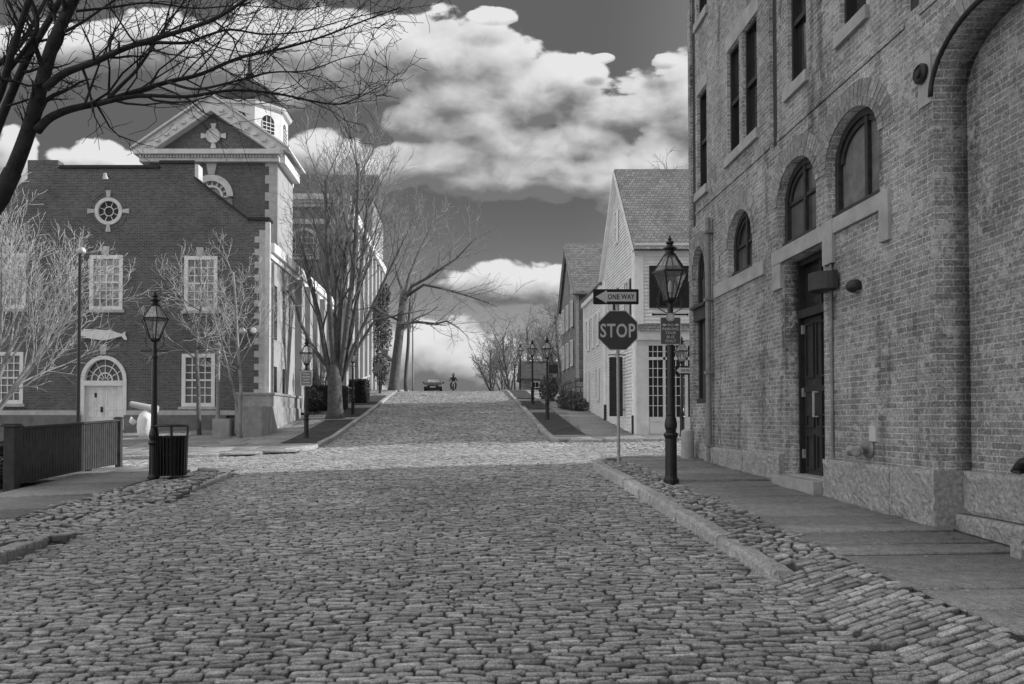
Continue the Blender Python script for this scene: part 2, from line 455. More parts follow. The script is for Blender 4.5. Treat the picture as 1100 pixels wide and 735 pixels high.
    wp = gr.nodes.new('ShaderNodeVectorMath'); wp.operation = 'MULTIPLY_ADD'; wp.inputs[1].default_value = (.06, .06, 0)
    gr.links.new(n1.outputs['Color'], wp.inputs[0]); gr.links.new(cb.outputs[0], wp.inputs[2])
    gr.links.new(wp.outputs[0], vo.inputs['Vector'])
    nn = mth('MULTIPLY_ADD', n1.outputs['Fac'], 1.7, -.85, tree=gr)
    pv = mth('MULTIPLY_ADD', vo.outputs['Distance'], -.85, .55, tree=gr)
    gr.links.new(mth('ADD', mth('ADD', mth('MULTIPLY_ADD', acc, 1.15, .24, tree=gr), nn, tree=gr), pv, tree=gr), go.inputs[0])
    def dens(uo, vo_, k=0):
        n = nt.nodes.new('ShaderNodeGroup'); n.node_tree = gr
        L(uo, n.inputs[0]); L(vo_, n.inputs[1]); return n.outputs if k else n.outputs[0]
    o0 = dens(u, v, 1); d0, sh = o0[0], o0[1]
    d1 = dens(mth('ADD', u, .014), mth('ADD', v, .030))
    mask = nt.nodes.new('ShaderNodeMapRange'); mask.interpolation_type = 'SMOOTHERSTEP'
    mask.inputs[1].default_value = 0; mask.inputs[2].default_value = .42; L(d0, mask.inputs[0])
    lit = nt.nodes.new('ShaderNodeMapRange'); lit.interpolation_type = 'SMOOTHSTEP'
    lit.inputs[1].default_value = -.75; lit.inputs[2].default_value = .75; lit.inputs[3].default_value = .21; lit.inputs[4].default_value = .66
    dd = mth('SUBTRACT', d0, d1)
    L(mth('MULTIPLY_ADD', dd, .36, sh), lit.inputs[0]); lit = mth('MULTIPLY_ADD', dd, .10, lit.outputs[0])
    lit = mth('MINIMUM', mth('MAXIMUM', lit, .18), .80)
    # thin haze: brighter low down and in a slanting veil to the right
    hz = nt.nodes.new('ShaderNodeMapRange'); hz.interpolation_type = 'SMOOTHSTEP'
    hz.inputs[1].default_value = .30; hz.inputs[2].default_value = -.03; L(v, hz.inputs[0])
    skyv = mth('MULTIPLY', sp.outputs[0], SKY_K)
    skyv = mth('MAXIMUM', mth('MINIMUM', skyv, .24), .125)
    skyv = mth('MULTIPLY_ADD', hz.outputs[0], .30, skyv)
    veil = nt.nodes.new('ShaderNodeMapRange'); veil.interpolation_type = 'SMOOTHSTEP'
    veil.inputs[1].default_value = .10; veil.inputs[2].default_value = .42
    L(mth('MULTIPLY_ADD', v, -.10, u), veil.inputs[0])
    skyv = mth('MULTIPLY_ADD', veil.outputs[0], .16, skyv)
    # sky out of view brightened as added fill light, strongest left and overhead
    bo = nt.nodes.new('ShaderNodeMapRange'); bo.interpolation_type = 'SMOOTHSTEP'
    bo.inputs[1].default_value = .30; bo.inputs[2].default_value = .95; bo.inputs[3].default_value = 0; bo.inputs[4].default_value = BOOST
    L(mth('MULTIPLY_ADD', sx.outputs[0], -.85, mth('MULTIPLY', sx.outputs[2], .62)), bo.inputs[0])
    ys = nt.nodes.new('ShaderNodeMapRange'); ys.interpolation_type = 'SMOOTHSTEP'
    ys.inputs[1].default_value = .72; ys.inputs[2].default_value = .35; L(sx.outputs[1], ys.inputs[0])
    bo = nt_out(mth('MULTIPLY_ADD', mth('ADD', bo.outputs[0], .55), ys.outputs[0], 1.0))
    skyv = mth('MULTIPLY', skyv, bo.outputs[0]); lit = mth('MULTIPLY', lit, bo.outputs[0])
    mx = nt.nodes.new('ShaderNodeMixRGB'); L(mask.outputs[0], mx.inputs[0])
    cc = nt.nodes.new('ShaderNodeCombineColor'); cl = nt.nodes.new('ShaderNodeCombineColor')
    for i in range(3): L(skyv, cc.inputs[i]); L(lit, cl.inputs[i])
    L(cc.outputs[0], mx.inputs[1]); L(cl.outputs[0], mx.inputs[2])
    L(mx.outputs[0], bg.inputs[0]); bg.inputs[1].default_value = 1.0
SKY_K = .05; BOOST = 5.0
build_world()
sc = bpy.context.scene
sc.view_settings.view_transform = 'Standard'; sc.view_settings.look = 'None'; sc.view_settings.exposure = 0
sc.render.engine = 'CYCLES'

# ------------------------------------------------------------------ terrain and stones
def sheet(name, xs, ys, zf, m, kind='structure', mask=None, label=None, parent=None):
    X, Y = np.meshgrid(xs, ys); Z = zf(X, Y)
    vs = np.stack([X.ravel(), Y.ravel(), Z.ravel()], 1); nx, ny = len(xs), len(ys)
    fs = []
    for j in range(ny - 1):
        for i in range(nx - 1):
            if mask is None or mask((xs[i] + xs[i + 1]) / 2, (ys[j] + ys[j + 1]) / 2):
                a = j * nx + i; fs.append((a, a + 1, a + nx + 1, a + nx))
    me = bpy.data.meshes.new(name); me.from_pydata(vs.tolist(), [], fs)
    o = finish(me, name, m, parent, recalc=False)
    if kind and not parent: o['kind'] = kind
    return o
rng = np.random.default_rng(5)

def stone_mesh(cx, cy, hw, hl, ang, zf, K=12, p=3.2, relief=.02, sink=.07, jit=.06, tilt=.05, dz=.008, dome=.008):
    """many separate rounded stones: cx,cy centres; hw half size along x; hl half size along y"""
    n = len(cx)
    th = np.arange(K) * 2 * np.pi / K + .5 * np.pi / K
    c, s = np.cos(th), np.sin(th)
    ex = np.sign(c) * np.abs(c) ** (2 / p); ey = np.sign(s) * np.abs(s) ** (2 / p)
    j = 1 + rng.normal(0, jit, (n, K))
    rings = [(1.0, 1.0, -sink), (.988, .97, -relief), (.95, .80, -relief * .30), (.80, .45, -relief * .03)]
    V = []
    tx = rng.normal(0, tilt, n); ty = rng.normal(0, tilt, n); zz = rng.normal(0, dz, n)
    ca, sa = np.cos(ang), np.sin(ang)
    base = zf(cx, cy) + zz
    # slope of the ground so stones follow it
    gx = (zf(cx + .05, cy) - zf(cx - .05, cy)) / .1; gy = (zf(cx, cy + .05) - zf(cx, cy - .05)) / .1
    for k, ky, dzr in rings:
        lx = hw[:, None] * ex[None] * k * (1 + (j - 1) * .6); ly = hl[:, None] * ey[None] * ky * (1 + (j - 1) * 1.2)
        x = ca[:, None] * lx - sa[:, None] * ly; y = sa[:, None] * lx + ca[:, None] * ly
        z = base[:, None] + dzr + (tx + gx)[:, None] * x + (ty + gy)[:, None] * y + rng.normal(0, .002, (n, K))
        V.append(np.stack([cx[:, None] + x, cy[:, None] + y, z], -1))
    top = np.stack([cx, cy, base + dome], -1)[:, None]
    A = np.concatenate(V + [top], axis=1)          # n, 4K+1, 3
    m = 4 * K + 1
    quads = []
    for r in range(3):
        for k in range(K):
            quads.append((r * K + k, r * K + (k + 1) % K, (r + 1) * K + (k + 1) % K, (r + 1) * K + k))
    tris = [(3 * K + k, 3 * K + (k + 1) % K, 4 * K) for k in range(K)]
    q = np.array(quads); t = np.array(tris)
    off = (np.arange(n) * m)[:, None, None]
    Q = (q[None] + off).reshape(-1); T = (t[None] + off).reshape(-1)
    return A.reshape(-1, 3), Q, T

def build_stones(name, parts, m, parent=None, kind='structure', smooth=True):
    Vs, li, ls, tot = [], [], [], []
    vo = 0; start = 0
    for A, Q, T in parts:
        Vs.append(A); li.append(Q + vo); li.append(T + vo)
        nq, ntr = len(Q) // 4, len(T) // 3
        ls.append(start + np.arange(nq) * 4); start += nq * 4
        ls.append(start + np.arange(ntr) * 3); start += ntr * 3
        vo += len(A)
    V = np.concatenate(Vs); LI = np.concatenate(li); LS = np.concatenate(ls)
    me = bpy.data.meshes.new(name)
    me.vertices.add(len(V)); me.vertices.foreach_set('co', V.astype(np.float32).ravel())
    me.loops.add(len(LI)); me.loops.foreach_set('vertex_index', LI.astype(np.int32))
    me.polygons.add(len(LS)); me.polygons.foreach_set('loop_start', LS.astype(np.int32))
    me.update(calc_edges=True); me.validate()
    if smooth: me.polygons.foreach_set('use_smooth', np.ones(len(LS), bool))
    me.materials.append(m)
    o = bpy.data.objects.new(name, me); C.objects.link(o)
    if parent: o.parent = parent
    elif kind: o['kind'] = kind
    return o

def rows(x0, x1, y0, y1, pitch, lmin, lmax, mask=None, gap=.016, wave=.03, angle=0.0, pv=.12):
    """rows of setts running across x; returns centres and half sizes"""
    cx, cy, hw, hl, an = [], [], [], [], []
    y = y0
    ca, sa = math.cos(angle), math.sin(angle)
    ox, oy = (x0 + x1) / 2, (y0 + y1) / 2
    while y < y1:
        rp = pitch * rnd.uniform(1 - pv, 1 + pv)
        x = x0 - rnd.random() * lmax
        while x < x1:
            l = rnd.uniform(lmin, lmax)
            if rnd.random() < .12: l *= .62
            xc = x + l / 2
            yy = y + rp / 2 + wave * (math.sin(.55 * xc + .31 * y) + .5 * math.sin(1.3 * xc - .4 * y)) + rnd.gauss(0, .004)
            px_, py_ = ox + ca * (xc - ox) - sa * (yy - oy), oy + sa * (xc - ox) + ca * (yy - oy)
            if mask is None or mask(px_, py_):
                cx.append(px_); cy.append(py_); hw.append((l - gap) / 2); hl.append(rp / 2 - gap * .55 + rnd.gauss(0, .002)); an.append(angle + rnd.gauss(0, .016))
            x += l
        y += rp
    return tuple(np.array(a) for a in (cx, cy, hw, hl, an))

XR, XL = 2.45, -4.55                    # near road edges
HR, HL = 2.95, -4.95                    # hill road edges
CROSS1R, CROSS1L = 26.4, 23.2
def in_road(x, y):
    if y < 15.2: return XL < x < XR
    if y < 16.8:                          # rounded corners of the near pavements
        if x > XR: return math.hypot(x - XR - 1.4, y - 15.2) > 1.4 if x < XR + 1.4 else y > 16.6
        if x < XL: return math.hypot(x - XL + 1.6, y - 15.2) > 1.6 if x > XL - 1.6 else False
        return True
    if HL <= x <= HR: return True
    if x > HR:
        d = x - HR; r = 1.2
        lim = CROSS1R if d > r else CROSS1R + (r - math.sqrt(max(0, r * r - (r - d) ** 2)))
        return y < lim
    d = HL - x; r = 3.4
    lim = CROSS1L if d > r else CROSS1L + (r - math.sqrt(max(0, r * r - (r - d) ** 2)))
    return y < lim

ground_x = np.unique(np.concatenate([np.linspace(-1200, -40, 14), np.linspace(-40, 40, 81), np.linspace(40, 1200, 14)]))
ground_y = np.unique(np.concatenate([np.linspace(-90, -10, 10), np.linspace(-10, 110, 161), np.linspace(110, 1500, 24)]))
sheet('ground', ground_x, ground_y, lambda x, y: gz(x, y) - .10, M['ground'])

rd = np.arange(-16, 14.01, .25)
sheet('road_bed', rd, np.arange(-6, 96.1, .25), lambda x, y: gz(x, y) - .038, M['joint'], mask=lambda x, y: (in_road(x, y) or (y < 6.6 and XL < x < 3.2) or (XL - 1.05 < x < XL + .1 and 8.6 < y < 12.6)))
zroad = lambda x, y: gz(x, y)
parts = []
a = rows(XL, XR, 2.6, 12.0, .064, .10, .24, mask=in_road, wave=.02, gap=.008, pv=.2)
parts.append(stone_mesh(*a, zroad, K=16, p=5, jit=.06, relief=.020, tilt=.05, dz=.0045, dome=.001))
a = rows(XL - 2, XR + 2, 12.0, 24.0, .068, .10, .24, mask=in_road, wave=.02, gap=.008)
parts.append(stone_mesh(*a, zroad, K=10, p=5, jit=.05, relief=.020, tilt=.05, dz=.0045, dome=.001))
a = rows(-15, 13, 16.6, 26.4, .10, .14, .26, mask=lambda x, y: in_road(x, y) and not (y < 24 and XL - 2 < x < XR + 2), wave=.05)
parts.append(stone_mesh(*a, zroad, K=8, relief=.024, tilt=.06))
a = rows(HL, HR, 24.0, 62, .10, .15, .32, mask=lambda x, y: in_road(x, y) and (y > 26.4 or XL - 2 < x < XR + 2), wave=.05)
parts.append(stone_mesh(*a, zroad, K=8, relief=.024, tilt=.06))
a = rows(HL, HR, 62, 88, .27, .3, .6, mask=in_road, wave=.05)
parts.append(stone_mesh(*a, zroad, K=8, relief=.024, tilt=.05))
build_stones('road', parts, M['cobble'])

# kerbs
def offset_path(pts, step=.1):
    out = []
    for (x0, y0), (x1, y1) in zip(pts[:-1], pts[1:]):
        n = max(1, int(math.hypot(x1 - x0, y1 - y0) / step))
        for k in range(n): out.append((x0 + (x1 - x0) * k / n, y0 + (y1 - y0) * k / n))
    out.append(pts[-1]); return out
def kerb(name, pts, width, side, h=.13, block=1.5, h_start=None, h_end=None):
    """granite kerb blocks along a path; side = +1 body lies to the left of travel, -1 to the right"""
    path = offset_path(pts); mb = MB()
    per = int(block / .1)
    i = 0; N = len(path)
    while i < N - 1:
        m = per + rnd.randint(-4, 4); j = min(N - 1, i + m)
        if N - 1 - j < 4: j = N - 1
        seg = path[i:j + 1]
        dz = rnd.gauss(0, .011)
        ringv = []
        for q, (x, y) in enumerate(seg):
            a = seg[max(0, q - 1)]; b = seg[min(len(seg) - 1, q + 1)]
            t = Vector((b[0] - a[0], b[1] - a[1])).normalized(); nrm = Vector((-t.y, t.x)) * side
            if q == 0: x += t.x * .010; y += t.y * .010
            if q == len(seg) - 1: x -= t.x * .010; y -= t.y * .010
            f = (i + q) / (N - 1); hh = h
            if h_start is not None and f < .25: hh = h_start + (h - h_start) * f / .25
            if h_end is not None and f > .75: hh = h + (h_end - h) * (f - .75) / .25
            z = g(x, y); zt = z + hh + dz + rnd.gauss(0, .004)
            o0 = rnd.gauss(0, .008)
            prof_ = [(0 + o0, z - .12), (.004 + o0, zt - .035), (.012 + o0, zt - .012), (.035, zt), (width * .7, zt + .002), (width - .015, zt - .004), (width, zt - .03), (width, z - .12)]
            ringv.append([(x + nrm.x * w, y + nrm.y * w, zz) for w, zz in prof_])
        K = 8
        vs = [p for r in ringv for p in r]; fs = []
        for q in range(len(ringv) - 1):
            for k in range(K - 1): fs.append((q * K + k, q * K + k + 1, (q + 1) * K + k + 1, (q + 1) * K + k))
        fs.append(tuple(range(K))); fs.append(tuple(range((len(ringv) - 1) * K, len(ringv) * K))[::-1])
        mb.add(vs, fs); i = j
    o = mb.build(name, M['kerb'], smooth=False); o['kind'] = 'structure'; return o
def arc(cx, cy, r, a0, a1, n=12): return [(cx + r * math.cos(R(a0 + (a1 - a0) * k / n)), cy + r * math.sin(R(a0 + (a1 - a0) * k / n))) for k in range(n + 1)]
kerb('kerb', [(XR, 6.35), (XR, 15.2)] + arc(XR + 1.4, 15.2, 1.4, 180, 90)[1:] + [(13, 16.6)], .19, -1, h=.155, h_start=.10)
kerb('kerb', [(XL, -4), (XL, 8.7)], .2, 1, h=.14, h_end=.09)
kerb('kerb', [(XL, 12.5), (XL, 15.2)] + arc(XL - 1.6, 15.2, 1.6, 0, 90)[1:] + [(-15, 16.8)], .2, 1, h=.12, h_start=.05)
kerb('kerb', [(13, CROSS1R), (HR + 1.2, CROSS1R)] + arc(HR + 1.2, CROSS1R + 1.2, 1.2, 270, 180)[1:] + [(HR, 84)], .2, -1, h=.13)
kerb('kerb', [(-15, CROSS1L), (HL - 3.4, CROSS1L)] + arc(HL - 3.4, CROSS1L + 3.4, 3.4, 270, 360)[1:] + [(HL, 84)], .2, 1, h=.12)

# right pavement: cobbled strip, apron, flags
PH = .13
def zr_strip(x, y):                      # strip falls to road level nearer than the kerb end
    t = np.clip((np.asarray(y) - 6.1) / 1.5, 0, 1); e = np.clip((np.asarray(x) - XR) / .64, 0, 1)
    return gz(x, y) + PH * (t + (1 - t) * e * .97) - .005
pv = []
a = rows(XR + .2, 3.16, 6.68, 16.0, .085, .08, .17, wave=.03, gap=.016, pv=.25, mask=lambda x, y: not (x < XR + .6 and y > 15.6))
pv.append(stone_mesh(*a, zr_strip, K=12, p=3, relief=.028, jit=.12, tilt=.16, dz=.010, dome=.006))
a = rows(.2, 5.6, -1.5, 9.0, .074, .11, .22, wave=.01, gap=.008, angle=R(15), mask=lambda x, y: (XR - .03 < x < 3.16 and 1.5 < y < 6.42) or (XR + .26 < x < 3.12 and 6.3 < y < 6.75))
zr_apron = zr_strip
pv.append(stone_mesh(*a, zr_apron, K=16, p=7, relief=.016, jit=.03, tilt=.03, dz=.004, dome=.002))
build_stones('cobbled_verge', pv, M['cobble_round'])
sheet('verge_bed', np.arange(XR + .1, 3.21, .1), np.arange(0, 16.3, .2), lambda x, y: zr_strip(x, y) - .026, M['joint'])

def slabs(x0, x1, y0, y1, zf, wx, wy, mask=None, gap=.012, stagger=True, jitter=.3):
    cx, cy, hw, hl = [], [], [], []
    y = y0; r = 0
    while y < y1:
        h = wy * rnd.uniform(1 - jitter, 1 + jitter)
        n = max(1, round((x1 - x0) / wx)); xs = [x0 + (x1 - x0) * k / n + (rnd.uniform(-.25, .25) * wx if 0 < k < n and stagger else 0) for k in range(n + 1)]
        for k in range(n):
            xc = (xs[k] + xs[k + 1]) / 2
            if mask is None or mask(xc, y + h / 2):
                cx.append(xc); cy.append(y + h / 2); hw.append((xs[k + 1] - xs[k] - gap) / 2); hl.append((h - gap) / 2)
        y += h; r += 1
    n = len(cx); cx, cy, hw, hl = map(np.array, (cx, cy, hw, hl))
    S = np.array([(-1, -1), (0, -1), (1, -1), (1, 0), (1, 1), (0, 1), (-1, 1), (-1, 0)], float)
    dz = rng.normal(0, .008, n); V = []
    jx = rng.normal(0, .006, (n, 8)); jy = rng.normal(0, .006, (n, 8))
    for k, d in ((0.0, -.06), (0.0, -.008), (.008, 0.0)):
        x = cx[:, None] + S[:, 0] * (hw[:, None] - k) + jx; y = cy[:, None] + S[:, 1] * (hl[:, None] - k) + jy
        V.append(np.stack([x, y, zf(x, y) + d + dz[:, None]], -1))
    top = np.stack([cx, cy, zf(cx, cy) + dz], -1)[:, None]
    A = np.concatenate(V + [top], 1)
    q = np.array([(r * 8 + k, r * 8 + (k + 1) % 8, (r + 1) * 8 + (k + 1) % 8, (r + 1) * 8 + k) for r in range(2) for k in range(8)])
    t = np.array([(16 + k, 16 + (k + 1) % 8, 24) for k in range(8)])
    off = (np.arange(n) * 25)[:, None, None]
    return A.reshape(-1, 3), (q[None] + off).reshape(-1), (t[None] + off).reshape(-1)
zp = lambda x, y: gz(x, y) + PH
s1 = slabs(3.15, 4.78, -1, 15.9, zp, 1.9, .52, gap=.05)
s1b = slabs(4.0, 13, 15.3, 16.35, zp, 1.5, .6, mask=lambda x, y: x > 4.9)
sheet('pavement_bed', np.concatenate([[3.16], np.arange(3.3, 13.1, .25)]), np.arange(-4, 16.5, .25), lambda x, y: gz(x, y) + PH - .02, M['joint'], mask=lambda x, y: x < 4.95 or y > 15.2)
build_stones('pavement', [s1, s1b], M['flag'], smooth=False)
# left near pavement
a = rows(XL - 1.1, XL - .2, 3.0, 15.3, .10, .10, .22, wave=.04, gap=.014, pv=.2)
def zl_strip(x, y):
    y = np.asarray(y, float)
    dip = np.clip(1 - np.abs(y - 10.6) / 2.0, 0, 1); dip = np.clip(dip * 2.2, 0, 1)
    e = np.clip((XL - .1 - np.asarray(x)) / 1.0, 0, 1)
    return gz(x, y) + .115 * (1 - dip * (1 - e))
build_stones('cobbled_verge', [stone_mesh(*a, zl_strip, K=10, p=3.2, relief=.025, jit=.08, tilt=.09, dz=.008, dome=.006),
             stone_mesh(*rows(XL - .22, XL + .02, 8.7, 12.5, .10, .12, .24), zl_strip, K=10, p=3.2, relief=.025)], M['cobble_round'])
sheet('verge_bed', np.arange(XL - 1.2, XL - .09, .1), np.arange(0, 16.4, .2), lambda x, y: zl_strip(x, y) - .045, M['joint'])
def mask_ln(x, y): return not (x > XL - 1.6 and y > 15.6)
build_stones('pavement', [slabs(-7.5, XL - 1.12, -1, 15.2, lambda x, y: gz(x, y) + .12, 1.9, .75), slabs(-14, XL - 1.0, 15.2, 16.6, lambda x, y: gz(x, y) + .12, 1.5, .7, mask=mask_ln)], M['flag'], smooth=False)
sheet('pavement_bed', np.arange(-14.1, XL - .9, .25), np.arange(-4, 16.7, .25), lambda x, y: gz(x, y) + .1, M['joint'], mask=lambda x, y: x > -7.6 or y > 15.2)
# far pavements
def mask_lf(x, y): return not in_road(x, y) and x < HL - .2 and y > CROSS1L + .25
build_stones('pavement', [slabs(-16, HL - .2, CROSS1L + .2, 34, lambda x, y: gz(x, y) + .118, 1.4, .8, mask=mask_lf), slabs(-9.2, HL - .2, 34, 82, lambda x, y: gz(x, y) + .118, 1.4, .8)], M['flag_far'], smooth=False)
sheet('pavement_bed', np.arange(-16.1, HL - .1, .25), np.arange(CROSS1L + .2, 82, .25), lambda x, y: gz(x, y) + .1, M['joint'], mask=lambda x, y: not in_road(x + .15, y - .15) and (y < 34.2 or x > -9.2))
build_stones('pavement', [slabs(HR + .2, 6.1, CROSS1R + .2, 82, lambda x, y: gz(x, y) + .128, 1.45, .8, mask=lambda x, y: not in_road(x, y)), slabs(6.1, 13, CROSS1R + .2, 27.9, lambda x, y: gz(x, y) + .128, 1.4, .8)], M['flag_far'], smooth=False)
sheet('pavement_bed', np.arange(HR + .1, 13, .25), np.arange(CROSS1R + .2, 82, .25), lambda x, y: gz(x, y) + .108, M['joint'], mask=lambda x, y: not in_road(x - .15, y - .15) and (x < 6.2 or y < 28))
for (x0, x1, y0, y1) in [(HL - 1.5, HL - .2, 27.4, 36.6), (HL - 1.5, HL - .2, 38.0, 43.0), (HL - 1.5, HL - .2, 45, 52), (HR + .2, HR + 1.35, 28.2, 38), (HR + .2, HR + 1.35, 40, 46), (HR + .2, HR + 1.35, 48, 58)]:
    sheet('brick_strip', np.linspace(x0, x1, 8), np.linspace(y0, y1, 30), lambda x, y: gz(x, y) + .145, M['brick_pave'])

# ------------------------------------------------------------------ windows
def sash(parent, pl, u0, u1, v0, v1, nx, ny, w, fw=.07, m='white', gm='glass', mun=.025, mid=True, t=.05, label=None):
    """a rectangular sash window: frame part with muntins, pane as sub-part"""
    mb = MB()
    mb.pbox(pl, u0, u0 + fw, v0, v1, w - t, w + t); mb.pbox(pl, u1 - fw, u1, v0, v1, w - t, w + t)
    mb.pbox(pl, u0 + fw, u1 - fw, v0, v0 + fw, w - t, w + t); mb.pbox(pl, u0 + fw, u1 - fw, v1 - fw, v1, w - t, w + t)
    a0, a1, b0, b1 = u0 + fw, u1 - fw, v0 + fw, v1 - fw
    if mid: c = (b0 + b1) / 2; mb.pbox(pl, a0, a1, c - mun, c + mun, w - t, w + t * .7)
    for i in range(1, nx):
        x = a0 + (a1 - a0) * i / nx; mb.pbox(pl, x - mun / 2, x + mun / 2, b0, b1, w - t * .8, w + t * .3)
    for j in range(1, ny):
        if mid and ny % 2 == 0 and j == ny // 2: continue
        y = b0 + (b1 - b0) * j / ny; mb.pbox(pl, a0, a1, y - mun / 2, y + mun / 2, w - t * .8, w + t * .28)
    f = mb.build('window', M[m], parent, label=label)
    MB().pbox(pl, a0, a1, b0, b1, w - t * .9, w - t * .5).build('pane', M[gm], f)
    return f
def ell(c, vs, a, b, t0, t1, n): return [(c + a * math.cos(R(t0 + (t1 - t0) * k / n)), vs + b * math.sin(R(t0 + (t1 - t0) * k / n))) for k in range(n + 1)]
def ring(mb, pl, c, vs, a0, b0, a1, b1, w0, w1, t0=0, t1=180, n=24):
    i = ell(c, vs, a0, b0, t0, t1, n); o = ell(c, vs, a1, b1, t0, t1, n)
    for k in range(n):
        q = [i[k], i[k + 1], o[k + 1], o[k]]
        mb.hexa([pl.m(u, v, w0) for u, v in q] + [pl.m(u, v, w1) for u, v in q])
def voussoirs(pl, c, vs, a, b, th, w0, w1, parent, name='arch_ring', m='arch_brick', n=None, gap=.06):
    """separate wedge bricks around an elliptical arch"""
    mb = MB(); n = n or max(9, int(math.pi * (a + b) / 2 / .075))
    for k in range(n):
        t0, t1 = 180 * (k + gap) / n, 180 * (k + 1 - gap) / n
        i = ell(c, vs, a, b, t0, t1, 1); o = ell(c, vs, a + th, b + th, t0, t1, 1)
        q = [i[0], i[1], o[1], o[0]]; dw = rnd.gauss(0, .002)
        mb.hexa([pl.m(u, v, w0) for u, v in q] + [pl.m(u, v, w1 + dw) for u, v in q])
    return mb.build(name, M[m], parent)
def rough(mb, pl, u0, u1, v0, v1, w0, w1, amp=.012, st=.04, seed=0):
    """rock-faced stone block, front face broken up"""
    r = random.Random(seed + int(u0 * 100)); nz = lambda a, b: (math.sin(a * 9 + seed) * math.sin(b * 11 + seed * 2) + math.sin(a * 23 + b * 17 + seed) * .5 + math.sin(a * 41 - b * 37) * .3) * amp; nu = max(2, int((u1 - u0) / st)); nv = max(2, int((v1 - v0) / st))
    vs = []; fs = []
    for j in range(nv + 1):
        for i in range(nu + 1):
            e = 0 if i in (0, nu) or j in (0, nv) else 1
            vs.append(pl.m(u0 + (u1 - u0) * i / nu + e * r.gauss(0, st * .15), v0 + (v1 - v0) * j / nv + e * r.gauss(0, st * .15), w1 - .015 + e * (.014 + nz(u0 + (u1 - u0) * i / nu, v0 + (v1 - v0) * j / nv) + r.gauss(0, amp * .45)) + (0 if e else r.gauss(0, .004))))
    for j in range(nv):
        for i in range(nu):
            a = j * (nu + 1) + i; fs.append((a, a + 1, a + nu + 2, a + nu + 1))
    rim = [i for i in range(nu + 1)] + [j * (nu + 1) + nu for j in range(1, nv + 1)] + [nv * (nu + 1) + i for i in range(nu - 1, -1, -1)] + [j * (nu + 1) for j in range(nv - 1, 0, -1)]
    n0 = len(vs)
    for k in rim:
        j, i = divmod(k, nu + 1)
        vs.append(pl.m(u0 + (u1 - u0) * i / nu, v0 + (v1 - v0) * j / nv, w0))
    for a in range(len(rim)):
        b = (a + 1) % len(rim); fs.append((rim[a], rim[b], n0 + b, n0 + a))
    mb.add(vs, fs)

# ------------------------------------------------------------------ the brick building on the right
WXR = 4.75
WL = Pl('left', WXR)
bb = thing('brick_building', 'tall weathered brick building with arched windows and granite base along the right pavement', 'building', (WXR, 10, -1.2))
YE = 16.75
arches = [  # u0, u1, vb, vs, rise
    (15.62, 16.48, .35, 2.95, .60), (13.05, 14.27, 2.55, 3.1, .54), (10.66, 11.98, 2.58, 3.25, .52), (9.02, 10.34, 2.60, 3.32, .50)]
holes = [arch(*a) for a in arches]
holes.append(arch(6.35, 7.97, -1.9, 3.3, .55, 28))
holes.append(rect(10.46, 11.74, -1.0, 2.36))
up = [(15.47, 16.09, 4.65, 6.64), (13.62, 14.24, 4.75, 6.67), (12.78, 13.45, 4.75, 6.67), (10.92, 11.55, 4.87, 6.75), (9.28, 9.93, 4.9, 6.75), (6.9, 7.5, 4.9, 6.75), (15.4, 16.09, 8.15, 10.2), (13.62, 14.24, 8.2, 10.2), (12.78, 13.45, 8.2, 10.2), (10.92, 11.55, 8.2, 10.2), (9.28, 9.93, 8.2, 10.2)]
for a in up: holes.append(rect(*a))
chases = ((11.96, 12.24, 4.2), (8.20, 8.44, 4.36), (16.22, 16.58, 4.02))
for u0, u1, v0 in chases: holes.append(rect(u0, u1, v0, 10.9))
holes.append(rect(15.03, 15.12, 2.62, 3.06)); holes.append(rect(14.70, 14.79, 2.64, 3.08))
panel(WL, [(-8, -2), (YE, -2), (YE, 11.6), (-8, 11.6)], holes, -.34, 0, 'facade', M['brick_near'], bb)
for u0, u1, v0 in chases: MB().pbox(WL, u0 + .003, u1 - .003, v0 + .003, 10.89, -.10, -.05).build('chase_dark_strip', M['dark_wood'], bb)  # dark strip added in each chase to make the recess read dark
MB().box(WXR + .343, WXR + 12, -8, YE, -2.5, 11.7).build('building_core', M['brick_near'], bb)
MB().pbox(WL, -8.1, YE + .12, 11.6, 11.95, -.6, .16).pbox(WL, -8.1, YE + .08, 11.42, 11.597, -.1, .09).build('cornice', M['granite_smooth'], bb)
for k, (u0, u1) in enumerate([(-8, -4), (-3.99, 0), (.01, 3), (3.01, 6.4), (7.92, 8.75), (8.76, 10.38), (11.82, 13.4), (13.41, 15.0), (15.02, 15.55), (16.5, YE + .05)]):
    mb = MB(); rough(mb, WL, u0, u1 - .008, -1.5, -.5, -.335 if k == 4 else -.02, .085, seed=k); mb.build('granite_block', M['granite'], bb)
for u0, v0, v1, w1, sd_ in ((6.42, -.92, -.50, -.20, 30), (6.42, -1.6, -.93, -.12, 31)):
    mb = MB(); rough(mb, WL, u0, 7.91, v0, v1, -.335, w1, seed=sd_, amp=.009); mb.build('granite_block', M['granite'], bb)
mb = MB(); rough(mb, WL, 15.56, 16.49, -1.4, -.45, -.3, .05, seed=33); mb.build('granite_block', M['granite'], bb)
